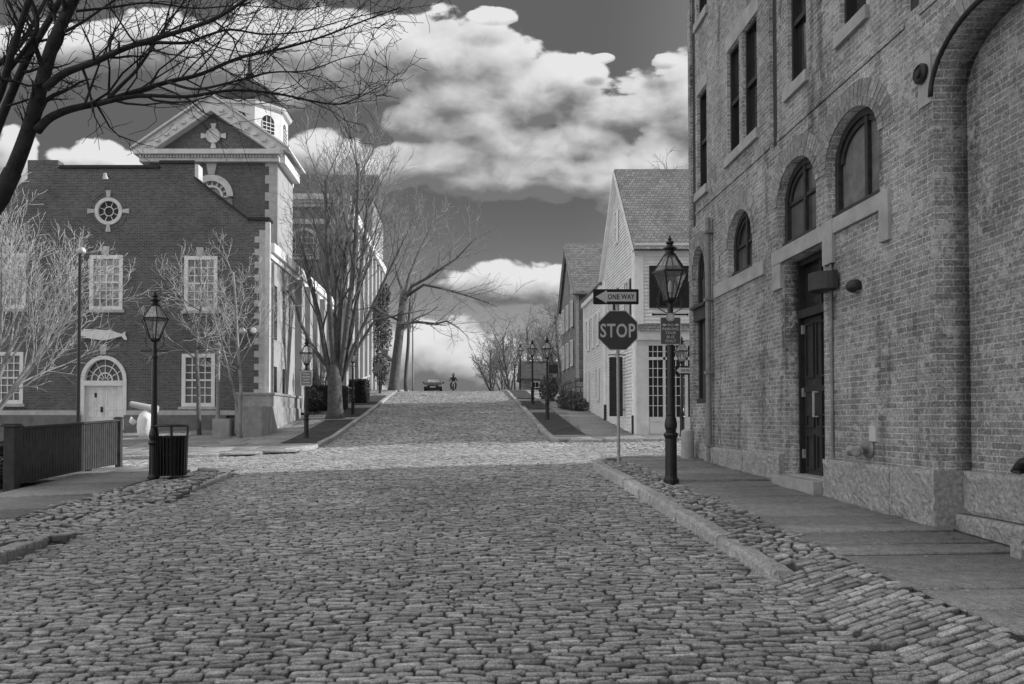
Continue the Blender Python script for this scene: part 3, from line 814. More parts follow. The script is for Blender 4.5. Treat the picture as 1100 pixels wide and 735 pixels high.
# sills, lintels and string courses
def slab(nm, *a, m='granite_smooth'): return MB().pbox(WL, *a).build(nm, M[m], bb, bevel=.008)
for u0, u1, v0, v1 in up:
    slab('sill', u0 - .08, u1 + .08, v0 - .17, v0 - .002, -.2, .06)
slab('lintel', 12.70, 14.32, 6.672, 6.97, -.1, .012); slab('lintel', 15.40, 16.16, 6.642, 6.9, -.1, .012)
for u0, u1 in ((10.85, 11.62), (9.2, 10.0), (6.82, 7.58)): slab('lintel', u0, u1, 6.752, 7.0, -.1, .012)
slab('sill', 12.5, 15.0, 2.32, 2.548, -.12, .035)
slab('lintel', 10.40, 12.12, 2.362, 2.578, -.14, .05); slab('label_stop', 11.80, 12.118, 1.98, 2.36, -.05, .046); slab('label_stop', 10.12, 10.40, 2.03, 2.598, -.05, .048)
slab('sill', 8.98, 10.118, 2.40, 2.597, -.14, .04); slab('label_stop', 8.78, 8.978, 2.02, 2.6, -.05, .044)
MB().pbox(WL, 8.46, 11.94, 4.235, 4.29, -.05, .02).pbox(WL, 12.26, 16.2, 4.235, 4.29, -.05, .02).pbox(WL, 5, 8.18, 4.235, 4.29, -.05, .02).build('string_course', M['brick_near'], bb)
for u0, u1, vb, vs, rise in arches:
    c, h = (u0 + u1) / 2, (u1 - u0) / 2
    voussoirs(WL, c, vs, h + .006, rise + .006, .10, -.03, .018, bb, n=int(math.pi * h / .10))
    voussoirs(WL, c, vs, h + .112, rise + .112, .20, -.03, .006, bb, gap=.09)
    # timber frame set back in the reveal
    mb = MB(); ring(mb, WL, c, vs, h - .09, rise - .09, h - .002, rise - .002, -.20, -.11)
    mb.pbox(WL, u0 + .002, u0 + .09, vb + .10, vs, -.20, -.11); mb.pbox(WL, u1 - .09, u1 - .002, vb + .10, vs, -.20, -.11)
    mb.pbox(WL, u0 + .002, u1 - .002, vb + .002, vb + .10, -.22, -.07)
    ring(mb, WL, c, vs, h - .16, rise - .16, h - .092, rise - .092, -.2, -.14); 
    mb.pbox(WL, c - .035 - .12 * (u1 < 10.5), c + .035 - .12 * (u1 < 10.5), vb + .10, vs + rise - .02, -.21, -.125)
    if u1 > 16: mb.pbox(WL, u0, u1, 2.05, 2.3, -.28, -.02); mb.pbox(WL, u0 - .05, u1 + .05, 2.3, 2.36, -.2, .05); mb.pbox(WL, c + .1, c + .2, .45, 2.05, -.25, -.16)
    elif u1 > 10.5: mb.pbox(WL, u0 + .09, u1 - .09, vs - .03, vs + .02, -.20, -.14)
    f = mb.build('arched_window', M['dark_wood'], bb)
    q = [(u, v) for u, v in arch(u0 + .08, u1 - .08, vb + .09, vs, rise - .08)]
    MB().poly(WL, q, -.19, -.175).build('board' if u1 < 10.5 else 'pane', M['ply' if u1 < 10.5 else 'glass_mid'], f)
for u0, u1, v0, v1 in up:
    sash(bb, WL, u0 + .005, u1 - .005, v0 + .003, v1 - .003, 1, 2, -.10, fw=.05, m='dark', gm='glass', mun=.04, mid=True, t=.045)
MB().pbox(WL, 15.64, 16.46, -.45, .34, -.30, -.06).build('panel', M['brick_near'], bb)
# the tall recess: soffit moulding
mb = MB(); pts = [WL.m(u, v, .012) for u, v in ell(7.16, 3.3, .835, .575, 180, 0, 26)]
mb.tube(pts, .028, 6); mb.build('arch_moulding', M['dark'], bb, smooth=True)
voussoirs(WL, 7.16, 3.3, .87, .61, .2, -.03, .006, bb, gap=.09)
# downpipe and conduit
mb = MB(); a0 = WL.m(15.15, -1.0, .09)
mb.tube([(a0[0], a0[1], -.9), (a0[0], a0[1], 3.9)], .055, 10)
for z in (-.5, .9, 2.3, 3.6): mb.pbox(WL, 15.07, 15.23, z, z + .05, -.01, .155)
mb.build('downpipe', M['pipe'], bb)
mb = MB(); a0 = WL.m(10.2, 0, .022); mb.tube([(a0[0], a0[1], -.48), (a0[0], a0[1], 2.02)], .02, 8); mb.build('conduit', M['pipe'], bb)
# door
dr = MB().pbox(WL, 10.50, 11.70, -.78, 1.50, -.315, -.27).build('door', M['dark_wood'], bb)
mb = MB()
for u0, u1 in ((10.58, 10.83), (10.90, 11.28), (11.35, 11.62)):
    for v0, v1 in ((-.70, -.2), (-.1, .1), (.62, 1.42)):
        mb.pbox(WL, u0, u1, v0, v0 + .03, -.27, -.245); mb.pbox(WL, u0, u1, v1 - .03, v1, -.27, -.245); mb.pbox(WL, u0, u0 + .03, v0 + .03, v1 - .03, -.27, -.246); mb.pbox(WL, u1 - .03, u1, v0 + .03, v1 - .03, -.27, -.246)
mb.pbox(WL, 11.08, 11.11, -.77, 1.5, -.27, -.24); mb.pbox(WL, 10.5, 11.7, .42, .5, -.27, -.242)
mb.build('moulding', M['dark'], dr)
mb = MB(); mb.bar(WL.m(11.25, .05, -.2), WL.m(11.25, .42, -.2), .022); mb.bar(WL.m(11.25, .06, -.27), WL.m(11.25, .06, -.19), .02); mb.bar(WL.m(11.25, .41, -.27), WL.m(11.25, .41, -.19), .02)
mb.build('handle', M['sign_white'], dr)
for v in (-.55, .35, 1.28): MB().pbox(WL, 11.66, 11.725, v, v + .13, -.268, -.225).build('hinge', M['steel'], dr)
mb = MB(); mb.pbox(WL, 10.462, 10.5, -.8, 2.35, -.33, -.2); mb.pbox(WL, 11.702, 11.738, -.8, 2.35, -.33, -.2); mb.pbox(WL, 10.5, 11.7, 1.5, 1.62, -.33, -.17); mb.pbox(WL, 10.5, 11.7, 2.28, 2.355, -.33, -.2); mb.pbox(WL, 11.06, 11.13, 1.62, 2.28, -.32, -.24)
fr = mb.build('door_frame', M['dark'], bb); MB().pbox(WL, 10.5, 11.7, 1.62, 2.28, -.32, -.29).build('transom_pane', M['glass'], fr)
MB().pbox(WL, 10.47, 11.73, -1.3, -.78, -.34, -.02).pbox(WL, 10.40, 11.80, -1.3, -.80, -.02, .19).build('doorstep', M['granite_smooth'], bb, bevel=.012)

def on_wall(name, label, cat, u, v): return thing(name, label, cat, WL.m(u, v, 0))
w = on_wall('wall_lamp', 'grey half round shaded wall lamp beside the top of the dark doorway', 'wall lamp', 10.25, 1.75)
mb = MB(); n = 12
pr = [(math.cos(math.pi * k / n) * .24, math.sin(math.pi * k / n) * .26) for k in range(n + 1)]
vs = [WL.m(10.22 + a, 1.68, b + .03) for a, b in pr] + [WL.m(10.22 + a, 1.91, b + .03) for a, b in pr]
mb.add(vs, [tuple(range(n + 1)), tuple(range(n + 1, 2 * n + 2))] + [(k, k + 1, n + 2 + k, n + 1 + k) for k in range(n)] + [(n, 0, n + 1, 2 * n + 1)])
mb.build('lamp_shade', M['dark_wood'], w, bevel=.006)
MB().pbox(WL, 10.05, 10.39, 1.72, 1.87, .0, .06).build('backplate', M['dark'], w)
w = on_wall('alarm_bell', 'small dark dome bell fixed on the brick wall above the hose connection', 'bell', 9.53, 1.61)
c = WL.m(9.53, 1.61, 0); mb = MB()
for k in range(1): mb.lathe([(0.002, -.06), (.05, -.055), (.085, -.03), (.1, .0), (.085, .06), (.05, .09), (.002, .1)], 14, (c[0] - .05, c[1], c[2]))
mb.build('gong', M['dark'], w, smooth=True); MB().pbox(WL, 9.47, 9.59, 1.55, 1.67, 0, .05).build('backplate', M['pipe'], w)
w = on_wall('hose_connection', 'twin outlet fire hose connection with round plate low on the brick wall', 'hose connection', 9.3, -.32)
def horiz_lathe(mb, c, axis, prof_, n=12):
    ax = Vector(axis).normalized(); t = Vector((0, 0, 1)) if abs(ax.z) < .9 else Vector((1, 0, 0)); x = ax.cross(t).normalized(); y = ax.cross(x)
    tmp = MB().lathe(prof_, n); mb.add([Vector(c) + x * a + y * b + ax * d for a, b, d in tmp.v], tmp.f)
mb = MB(); horiz_lathe(mb, WL.m(9.32, -.32, 0), (-1, 0, 0), [(.12, 0), (.13, .015), (.11, .03), (.05, .035), (.045, .12), (.01, .121)], 16); mb.build('wall_plate', M['plug'], w, smooth=False)
for s in (-1, 1):
    mb = MB(); horiz_lathe(mb, WL.m(9.32, -.34, .1), (-.75, s * .75, -.15), [(.045, 0), (.045, .06), (.065, .07), (.068, .13), (.05, .135), (.048, .15), (.015, .152)], 14); mb.build('outlet', M['plug'], w, smooth=False)
MB().pbox(WL, 9.12, 9.26, -.24, -.06, .002, .03).build('label_plate', M['sign_white'], w)
w = on_wall('tie_plate', 'round dark iron plate on a pale stone block beside the tall brick arch', 'wall plate', 8.1, 3.6)
MB().pbox(WL, 7.985, 8.21, 3.25, 3.78, -.02, .015).build('stone_block', M['granite_smooth'], w)
mb = MB(); horiz_lathe(mb, WL.m(8.12, 3.59, .012), (-1, 0, 0), [(.10, 0), (.105, .04), (.085, .06), (.075, .045), (.045, .045), (.04, .07), (.01, .072)], 20); mb.build('disc', M['dark'], w)
w = on_wall('standpipe', 'black bent standpipe on the granite ledge inside the tall brick arch', 'standpipe', 7.1, -.4)
p0 = Vector(WL.m(6.86, -.5, -.15)); mb = MB(); K6 = .62
mb.tube([p0 + Vector(a) * K6 for a in ((0, -.12, 0), (0, -.12, .12), (0, -.1, .19), (-.02, -.02, .235), (-.05, .08, .22), (-.06, .15, .15), (-.06, .17, .10))], [K6 * q for q in (.07, .065, .065, .068, .07, .075, .08)], 12)
mb.build('elbow_pipe', M['black'], w, smooth=True)
mb = MB(); horiz_lathe(mb, p0 + Vector((-.06, .17, .11)) * K6, (0, .1, -1), [(.06, 0), (.062, .02), (.053, .028), (.05, .02), (.012, .018)], 14); mb.build('collar', M['black'], w)
mb = MB(); horiz_lathe(mb, p0 + Vector((-.03, -.06, .25)) * K6, (0, 0, 1), [(.02, -.01), (.02, .03), (.035, .032), (.035, .045), (.006, .048)], 8); mb.build('valve_cap', M['black'], w)
mb = MB(); Gx = Vector((4.47, 6.52, g(4.5, 6.5) + PH))
rough(mb, Pl('front', Gx.y), Gx.x + .07, Gx.x + .17, Gx.z - .05, Gx.z + .15, -.1, .05, seed=70, st=.05)
tag(mb.build('stone_block', M['granite']), 'small broken granite block on the flagstones by the tall brick arch', 'stone block')
mb = MB(); b_ = Vector((4.72, 6.1, g(4.7, 6.1) + PH)); mb.lathe([(.06, -.05), (.06, .9), (.045, .93), (.01, .935)], 12, b_)
tag(mb.build('bollard', M['steel']), 'plain grey steel post at the right edge by the tall arch', 'bollard')
b_ = G(742, 487, PH); mb = MB(); b_.x = 4.5; b_.y = 16.05; b_.z = g(4.5, 16.05) + PH
mb.lathe([(.13, -.1), (.13, .5), (.12, .55), (.07, .58), (.01, .585)], 14, b_); tag(mb.build('bollard', M['granite_smooth'], smooth=False), 'short round granite bollard at the far corner of the brick building', 'bollard')

# ------------------------------------------------------------------ museum on the left
MY = 34.0
MF = Pl('front', MY)
def mu(px, d=MY): return P(px, 400, d).x
def mv(py, d=MY): return P(300, py, d).z
mus = thing('brick_museum', 'dark brick museum with stepped gable, round window and white double door', 'building', (mu(115), MY, 0))
XRm = mu(288); XLm = mu(-60)
tops = [(-60, 480), (288, 480), (288, 237), (267, 237), (208, 192), (208, 176), (170, 176), (170, 181), (60, 181), (60, 172), (27, 172), (27, 192), (-32, 237), (-60, 237)]
outline = [(mu(a), mv(b)) for a, b in tops]
wins = [(95, 131, 274, 333, 'glass_pale'), (-8, 27, 272, 332, 'glass_pale'), (197, 233, 275, 334, 'glass_pale'), (-10, 25, 378, 434, 'glass_mid'), (195, 231, 380, 437, 'glass_mid')]
hl_ = [rect(mu(a), mu(b), mv(d), mv(c)) for a, b, c, d, _ in wins]
hl_.append(arch(mu(87), mu(136.5), mv(462), mv(409), mu(136.5) * 0 + (mv(382) - mv(409))))
oc, orr = (mu(115), mv(227)), 15.0 / F * MY
hl_.append([(oc[0] + orr * math.cos(2 * math.pi * k / 32), oc[1] + orr * math.sin(2 * math.pi * k / 32)) for k in range(32)])
panel(MF, outline, hl_, -.5, 0, 'facade', M['brick_dark'], mus)
for k, (a, b, c, d, gm) in enumerate(wins):
    sash(mus, MF, mu(a) + .005, mu(b) - .005, mv(d) + .005, mv(c) - .005, 4, 6, -.06, fw=.16, gm=gm, mun=.035, t=.07)
for a, b, c, d, _ in wins: MB().pbox(MF, mu(a) - .1, mu(b) + .1, mv(d) - .12, mv(d) - .002, -.1, .1).build('sill', M['stone_trim'], mus)
for px, y0, y1 in ((113, 265, 274), (10, 264, 272), (214, 266, 275), (111, 370, 381)):
    u = mu(px); MB().poly(MF, [(u - .11, mv(y1)), (u + .11, mv(y1)), (u + .16, mv(y0)), (u - .16, mv(y0))], -.05, .05).build('keystone', M['stone_trim'], mus)
for dx, dy in ((0, 1), (0, -1), (1, 0), (-1, 0)):
    r0, r1 = orr + .01, orr + .30
    q = [(.07, r0), (-.07, r0), (-.11, r1), (.11, r1)]
    MB().poly(MF, [(oc[0] + (a * dy if dy else b * dx), oc[1] + (b * dy if dy else a * dx)) for a, b in q], -.05, .05).build('keystone', M['stone_trim'], mus)
mb = MB(); mb.pbox(MF, mu(62), mu(170), mv(181), mv(181) + .12, -.55, .1); mb.pbox(MF, mu(170), mu(208), mv(176), mv(176) + .12, -.55, .1); mb.pbox(MF, mu(267), XRm + .05, mv(237), mv(237) + .12, -.55, .1)
mb.bar(MF.m(mu(208), mv(192) + .03, -.2), MF.m(mu(267), mv(237) + .03, -.2), .65, .09)
mb.build('coping', M['dark'], mus)
MB().pbox(MF, mu(208) + .003, mu(212), mv(192), mv(177), -.5, .04).build('gable_riser', M['white_old'], mus)
# oculus
mb = MB(); ring(mb, MF, oc[0], oc[1], orr * .74, orr * .74, orr - .003, orr - .003, -.12, .04, 0, 360, 36); ring(mb, MF, oc[0], oc[1], orr * .30, orr * .30, orr * .36, orr * .36, -.1, -.02, 0, 360, 20)
for k in range(8):
    a = R(22.5 + 45 * k); p0 = MF.m(oc[0] + orr * .34 * math.cos(a), oc[1] + orr * .34 * math.sin(a), -.06); p1 = MF.m(oc[0] + orr * .75 * math.cos(a), oc[1] + orr * .75 * math.sin(a), -.06); mb.bar(p0, p1, .03)
f = mb.build('round_window', M['white_old'], mus)
MB().poly(MF, [(oc[0] + orr * .76 * math.cos(2 * math.pi * k / 32), oc[1] + orr * .76 * math.sin(2 * math.pi * k / 32)) for k in range(32)], -.1, -.08).build('pane', M['glass'], f)
mb = MB(); ring(mb, MF, oc[0], oc[1], orr * 1.28, orr * 1.28, orr * 1.36, orr * 1.36, -.02, .02, 0, 360, 40); mb.build('brick_ring', M['brick_dark'], mus)
# door and fanlight
du0, du1, dvs, drise = mu(87) + .004, mu(136.5) - .004, mv(409), mv(382) - mv(409) - .004
dc, dh = (du0 + du1) / 2, (du1 - du0) / 2
mb = MB(); ring(mb, MF, dc, dvs, dh - .16, drise - .16, dh, drise, -.25, .05); mb.pbox(MF, du0, du0 + .16, mv(455), dvs, -.25, .05); mb.pbox(MF, du1 - .16, du1, mv(455), dvs, -.25, .05); mb.pbox(MF, du0 + .16, du1 - .16, dvs - .22, dvs, -.25, .06)
mb.build('door_frame', M['white'], mus)
mb = MB(); ring(mb, MF, dc, dvs, (dh - .16) * .34, (drise - .16) * .34, (dh - .16) * .4, (drise - .16) * .4, -.18, -.1); ring(mb, MF, dc, dvs, (dh - .16) * .68, (drise - .16) * .68, (dh - .16) * .73, (drise - .16) * .73, -.18, -.1)
for k in range(1, 6):
    a = math.pi * k / 6; mb.bar(MF.m(dc + .1 * math.cos(a), dvs + .1 * math.sin(a), -.13), MF.m(dc + (dh - .16) * math.cos(a), dvs + (drise - .16) * math.sin(a), -.13), .03)
f = mb.build('fanlight', M['white'], mus); MB().poly(MF, arch(dc - dh + .16, dc + dh - .16, dvs + .0, dvs + .001, drise - .16), -.2, -.17).build('pane', M['glass_mid'], f)
for s in (0, 1):
    a0 = du0 + .16 if s == 0 else dc + .006; a1 = dc - .006 if s == 0 else du1 - .16
    mb = MB().pbox(MF, a0, a1, mv(462), dvs - .22, -.2, -.12)
    wd = (a1 - a0)
    for i in (0, 1):
        for v0, v1 in ((.08, .42), (.5, 1.12), (1.2, 1.4)):
            q0, q1 = a0 + wd * (.1 + .44 * i), a0 + wd * (.46 + .44 * i); b0 = mv(450) + v0; b1 = mv(450) + v1
            mb.pbox(MF, q0, q1, b0, b0 + .025, -.12, -.10); mb.pbox(MF, q0, q1, b1 - .025, b1, -.12, -.10); mb.pbox(MF, q0, q0 + .025, b0 + .025, b1 - .025, -.12, -.101); mb.pbox(MF, q1 - .025, q1, b0 + .025, b1 - .025, -.12, -.101)
    d_ = mb.build('door', M['white'], mus)
    if s == 0:
        MB().pbox(MF, a1 - .16, a1 - .08, mv(443), mv(437), -.12, -.06).build('handle', M['black'], d_); MB().pbox(MF, a0 + .38, a0 + .47, mv(427), mv(422), -.12, -.09).build('letter_slot', M['black'], d_)
# quoins, plinth, corner
mb = MB(); k = 0; v = mv(432)
while v < mv(250):
    wd = .48 if k % 2 else .28
    mb.pbox(MF, XRm - .12 - wd, XRm - .14, v, v + .27, -.05, .035); v += .275; k += 1
mb.build('quoin', M['stone_trim'], mus)
MB().pbox(MF, XRm - .14, XRm + .06, mv(470), mv(239), -.1, .05).build('corner_board', M['white_old'], mus)
MB().pbox(MF, XLm, mu(88), mv(475), mv(446), -.1, .25).pbox(MF, mu(136), mu(245), mv(475), mv(446), -.1, .25).build('plinth', M['granite_dark'], mus)
MB().pbox(MF, XLm, mu(87), mv(446), mv(441), -.1, .12).pbox(MF, mu(137.5), mu(262), mv(446), mv(441), -.1, .12).build('ledge', M['stone_trim'], mus)
# body and pale side wall
SX = XRm - .04
body_top = mv(262)
MB().box(XLm, SX, MY + .503, 52, -2, body_top).build('building_core', M['brick_dark'], mus)
SW = Pl('right', SX)
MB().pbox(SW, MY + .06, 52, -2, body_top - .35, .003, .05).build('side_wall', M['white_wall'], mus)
MB().pbox(SW, MY + .06, 52, body_top - .35, body_top + .05, .0, .28).pbox(SW, MY + .06, 52, body_top - .6, body_top - .352, .0, .14).build('side_cornice', M['white'], mus)
mb = MB()
for u in (35.0, 36.6):
    for v0, v1 in ((3.6, 6.0), (.4, 2.4)): mb.pbox(SW, u, u + .45, v0, v1, .052, .075)
slot = mb.build('side_window', M['glass'], mus)
mb = MB()
for u in (39.3, 41.4, 43.5, 45.6, 47.7, 49.8): mb.pbox(SW, u, u + .7, .4, body_top - .6, .05, .38)
mb.build('pilaster', M['white_wall'], mus)
for u in (40.2, 42.3, 44.4, 46.5, 48.6): sash(mus, SW, u, u + 1.0, 2.2, 5.6, 2, 5, .1, fw=.1, gm='glass_mid', t=.045)
mb = MB(); mb.tube([SW.m(34.5, .3, .12), SW.m(34.5, body_top - .7, .12)], .05, 8); mb.build('downpipe', M['pipe'], mus)
MB().box(XLm - .1, SX - .3, MY + .52, 52, body_top + .055, body_top + .25).build('roof', M['slate'], mus)

# whale figure over the door
w = thing('whale_sign', 'flat white whale shaped board on the brick wall above the arched door', 'whale sign', MF.m(mu(112), mv(360), 0))
wh = [(87, 355), (92, 354), (100, 354), (108, 354.6), (115, 355.2), (118, 354.4), (122, 356), (128, 358), (131.5, 359), (134, 357.2), (135.4, 356.6), (135, 359.4), (137, 364.6), (136.4, 366), (133.4, 364.6), (131.4, 361.6), (126, 363), (119, 365), (112, 366), (106, 365.4), (100, 364.4), (95, 363.6), (88.4, 363.6), (90, 362.8), (94.4, 362.4), (88, 361.6), (87, 359)]
MB().poly(MF, [(mu(a), mv(b)) for a, b in wh], .03, .11).build('whale_board', M['white'], w, bevel=.01)
MB().pbox(MF, mu(97), mu(97.8), mv(361), mv(358), -.1, .03).pbox(MF, mu(120), mu(120.8), mv(361), mv(358), -.1, .03).build('bracket', M['black'], w)
w = thing('floodlight', 'small pale floodlight high on the gable above the round window', 'floodlight', MF.m(mu(114.5), mv(192), 0))
MB().bar(MF.m(mu(114.5), mv(190), 0), MF.m(mu(114.5), mv(190), .25), .05).build('arm', M['dark'], w); mb = MB(); horiz_lathe(mb, MF.m(mu(114.5), mv(191), .32), (0, .35, -1), [(.07, -.1), (.08, .0), (.12, .14), (.02, .141)], 12); mb.build('housing', M['stone_trim'], w)

# ------------------------------------------------------------------ pediment hall behind the museum, with its lantern tower
HY = 42.0
HF = Pl('front', HY)
hu = lambda px: P(px, 400, HY).x
hv = lambda py: P(300, py, HY).z
hall = thing('pediment_hall', 'brick hall with white pediment, fan window and lantern tower behind the museum gable', 'building', (hu(228), HY, 0))
X1 = hu(297)
hx0, hx1 = hu(158), X1
fc, fr_ = hu(226), 23.5 / F * HY
panel(HF, rect(hx0, hx1, 0, hv(175)), [arch(fc - fr_, fc + fr_, hv(232), hv(211), fr_)], -.4, 0, 'facade', M['brick_dark'], hall)
MB().poly(HF, [(hu(164), hv(166)), (hu(292), hv(166)), (hu(228), hv(117))], -.2, -.05).build('tympanum', M['brick_dark'], hall)
mb = MB(); mb.pbox(HF, hu(150), hu(300), hv(175.5), hv(169), -.3, .3); mb.pbox(HF, hu(146), hu(303), hv(169), hv(164), -.3, .6)
for k in range(46):
    u = hu(152) + (hu(299) - hu(152)) * k / 45; mb.pbox(HF, u - .05, u + .05, hv(171.5), hv(169.02), .3, .42)
mb.build('cornice', M['white_old'], hall)
apx = (hu(227.5), hv(106.5))
for s, px in ((0, 143), (1, 312)):
    a = (hu(px), hv(164.3)); mb = MB()
    b2 = (apx[0], apx[1] - .78 ); a2 = (a[0] + (1.1 if s == 0 else -1.1), a[1] + .02)
    mb.poly(HF, [a, apx, b2, a2] , -.1, .45)
    mb.poly(HF, [(a[0], a[1] + .02), (apx[0], apx[1] + .02), (apx[0], apx[1] + .13), (a[0], a[1] + .13)], -3.7, .62)
    for k in range(8):
        t = (k + 1) / 9.2; x = a[0] + (apx[0] - a[0]) * t; z = a[1] + (apx[1] - a[1]) * t - .5
        mb.pbox(HF, x - .12, x + .12, z, z + .16, .45, .55)
    mb.build('raking_cornice', M['white_old'], hall)
mb = MB(); oc2 = (hu(227.5), hv(146)); r2 = 8.0 / F * HY
mb.poly(HF, [(oc2[0] + r2 * math.cos(2 * math.pi * k / 24), oc2[1] + r2 * math.sin(2 * math.pi * k / 24)) for k in range(24)], -.06, .02)
ring(mb, HF, oc2[0], oc2[1], r2 * .84, r2 * .84, r2, r2, .02, .06, 0, 360, 24)
for dx, dy in ((0, 1), (0, -1), (1, 0), (-1, 0)):
    q = [(.09, r2 + .01), (-.09, r2 + .01), (-.15, r2 + .27), (.15, r2 + .27)]
    mb.poly(HF, [(oc2[0] + (a * dy if dy else b * dx), oc2[1] + (b * dy if dy else a * dx)) for a, b in q], -.06, .03)
mb.build('round_ornament', M['white_old'], hall)
mb = MB(); k = 0; v = hv(262)
while v < hv(178):
    wd = .55 if k % 2 else .34
    mb.pbox(HF, X1 - .1 - wd, X1 - .12, v, v + .45, -.05, .04); v += .46; k += 1
mb.pbox(HF, X1 - .42, X1 + .02, hv(262), hv(176), -.05, .03)
mb.build('quoin', M['stone_trim'], hall)
mb = MB(); ring(mb, HF, fc, hv(211), fr_ - .34, fr_ - .34, fr_ - .004, fr_ - .004, -.2, .06); ring(mb, HF, fc, hv(211), fr_ * .42, fr_ * .42, fr_ * .52, fr_ * .52, -.2, 0)
for k in range(9):
    a = math.pi * (k + .0) / 8; mb.bar(HF.m(fc + fr_ * .45 * math.cos(a), hv(211) + fr_ * .45 * math.sin(a), -.1), HF.m(fc + fr_ * .8 * math.cos(a), hv(211) + fr_ * .8 * math.sin(a), -.1), .07)
mb.pbox(HF, fc - fr_, fc + fr_, hv(232), hv(229), -.2, .08)
f = mb.build('fan_window', M['white_old'], hall); MB().poly(HF, arch(fc - fr_ + .1, fc + fr_ - .1, hv(229), hv(211), fr_ - .1), -.24, -.2).build('pane', M['glass_pale'], f)
u = hu(226); MB().poly(HF, [(u - .17, hv(187.5)), (u + .17, hv(187.5)), (u + .28, hv(176)), (u - .28, hv(176))], -.05, .07).build('keystone', M['stone_trim'], hall)
MB().box(hx0, X1 - .02, HY + .403, 45.6, 0, hv(175)).build('building_core', M['brick_dark'], hall)
HS = Pl('right', X1 - .02)
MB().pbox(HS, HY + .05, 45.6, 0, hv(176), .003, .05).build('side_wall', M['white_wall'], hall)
MB().pbox(HS, HY - .1, 45.6, hv(176), hv(166), 0, .45).build('side_cornice', M['white'], hall)
# octagonal lantern tower
tw = 33 / F * 48 / 2 / math.tan(R(22.5))
tR = tw / math.cos(R(22.5)); tcx, tcy = P(266, 300, 50).x, 48 + tw
def tz(py): return P(268, py, 48).z
MB().lathe([(tR * .97, 0), (tR * .97, tz(185) - .01)], 8, (tcx, tcy, 0), R(22.5)).build('tower_base', M['brick_dark'], hall)
mb = MB(); mb.lathe([(tR * 1.16, tz(185)), (tR * 1.16, tz(158)), (tR * 1.0, tz(157)), (tR, tz(114)), (tR * 1.08, tz(112)), (tR * 1.12, tz(108.5)), (tR * .99, tz(108)), (.3, tz(107.5))], 8, (tcx, tcy, 0), R(22.5))
mb.build('lantern_tower', M['white_old'], hall)
mb = MB(); mb.lathe([(tR * 1.02, tz(108)), (tR * .98, tz(103)), (tR * .86, tz(94)), (tR * .70, tz(86)), (tR * .52, tz(80)), (tR * .30, tz(75)), (.26, tz(71)), (.2, tz(66)), (.32, tz(64)), (.16, tz(61)), (.08, tz(40))], 8, (tcx, tcy, 0), R(22.5))
mb.build('tower_roof', M['tower_roof'], hall)
for k in range(8):
    a = R(-90 + 45 * k)
    n_ = Vector((math.cos(a), math.sin(a), 0)); t_ = Vector((-n_.y, n_.x, 0)); c0 = Vector((tcx, tcy, 0)) + n_ * tw
    if n_.y > .1: continue
    q = arch(-.42, .42, tz(140), tz(127), .42, 12); mb = MB()
    vs = [c0 + t_ * a_ + n_ * .02 + Vector((0, 0, b_)) for a_, b_ in q] + [c0 + t_ * a_ + n_ * -.05 + Vector((0, 0, b_)) for a_, b_ in q]; n = len(q)
    mb.add(vs, [tuple(range(n)), tuple(range(n, 2 * n))] + [(i, (i + 1) % n, n + (i + 1) % n, n + i) for i in range(n)])
    f = mb.build('tower_window', M['glass'], hall)
    mb = MB()
    for x in (-.42, -.14, .14, .42): mb.bar(c0 + t_ * x + n_ * .04 + Vector((0, 0, tz(140))), c0 + t_ * x + n_ * .04 + Vector((0, 0, tz(127) + (.3 if abs(x) < .3 else 0))), .04)
    for v in (tz(140), tz(136), tz(132), tz(128)): mb.bar(c0 - t_ * .42 + n_ * .045 + Vector((0, 0, v)), c0 + t_ * .42 + n_ * .045 + Vector((0, 0, v)), .035)
    mb.build('muntin', M['white'], f)

# ------------------------------------------------------------------ brick wing with hipped roof, further up the street
VY = 56.0
VF = Pl('front', VY)
vu = lambda px: P(px, 400, VY).x
vv = lambda py: P(300, py, VY).z
wing = thing('brick_wing', 'brick wing with hipped slate roof, arched window and tall pale street side', 'building', (vu(335), VY, 0))
X2 = vu(366)
ac, ar = vu(326), 16.5 / F * VY
panel(VF, rect(vu(285), X2, -1, vv(215)), [arch(ac - ar, ac + ar, vv(276), vv(261), ar)], -.4, 0, 'facade', M['brick_mid'], wing)
mb = MB(); mb.pbox(VF, vu(285), X2 + .3, vv(223), vv(217), -.3, .25); mb.pbox(VF, vu(285), X2 + .7, vv(217), vv(211), -.3, .7)
for k in range(40):
    u = vu(292) + (X2 + .4 - vu(292)) * k / 39; mb.pbox(VF, u - .06, u + .06, vv(219.5), vv(217.02), .25, .5)
mb.pbox(VF, vu(285), X2, vv(241), vv(235.5), -.05, .08)
mb.build('cornice', M['white_old'], wing)
mb = MB(); ring(mb, VF, ac, vv(261), ar - .22, ar - .22, ar - .004, ar - .004, -.2, .06); mb.pbox(VF, ac - ar, ac - ar + .2, vv(276), vv(261), -.2, .06); mb.pbox(VF, ac + ar - .2, ac + ar, vv(276), vv(261), -.2, .06); mb.pbox(VF, ac - ar, ac + ar, vv(279), vv(276), -.2, .1)
for k in range(1, 5): x = ac - ar + 2 * ar * k / 5; mb.pbox(VF, x - .03, x + .03, vv(276), vv(261) + math.sqrt(max(0, (ar - .1) ** 2 - (x - ac) ** 2)), -.2, -.1)
for k in range(4): mb.pbox(VF, ac - ar + .1, ac + ar - .1, vv(273 - 6 * k) - .03, vv(273 - 6 * k) + .03, -.2, -.11)
f = mb.build('arched_window', M['white_old'], wing); MB().poly(VF, arch(ac - ar + .05, ac + ar - .05, vv(276), vv(261), ar - .05), -.22, -.18).build('pane', M['glass_pale'], f)
MB().box(vu(285), X2 - .02, VY + .403, 84, -1, vv(216)).build('building_core', M['brick_dark'], wing)
VS = Pl('right', X2 - .02)
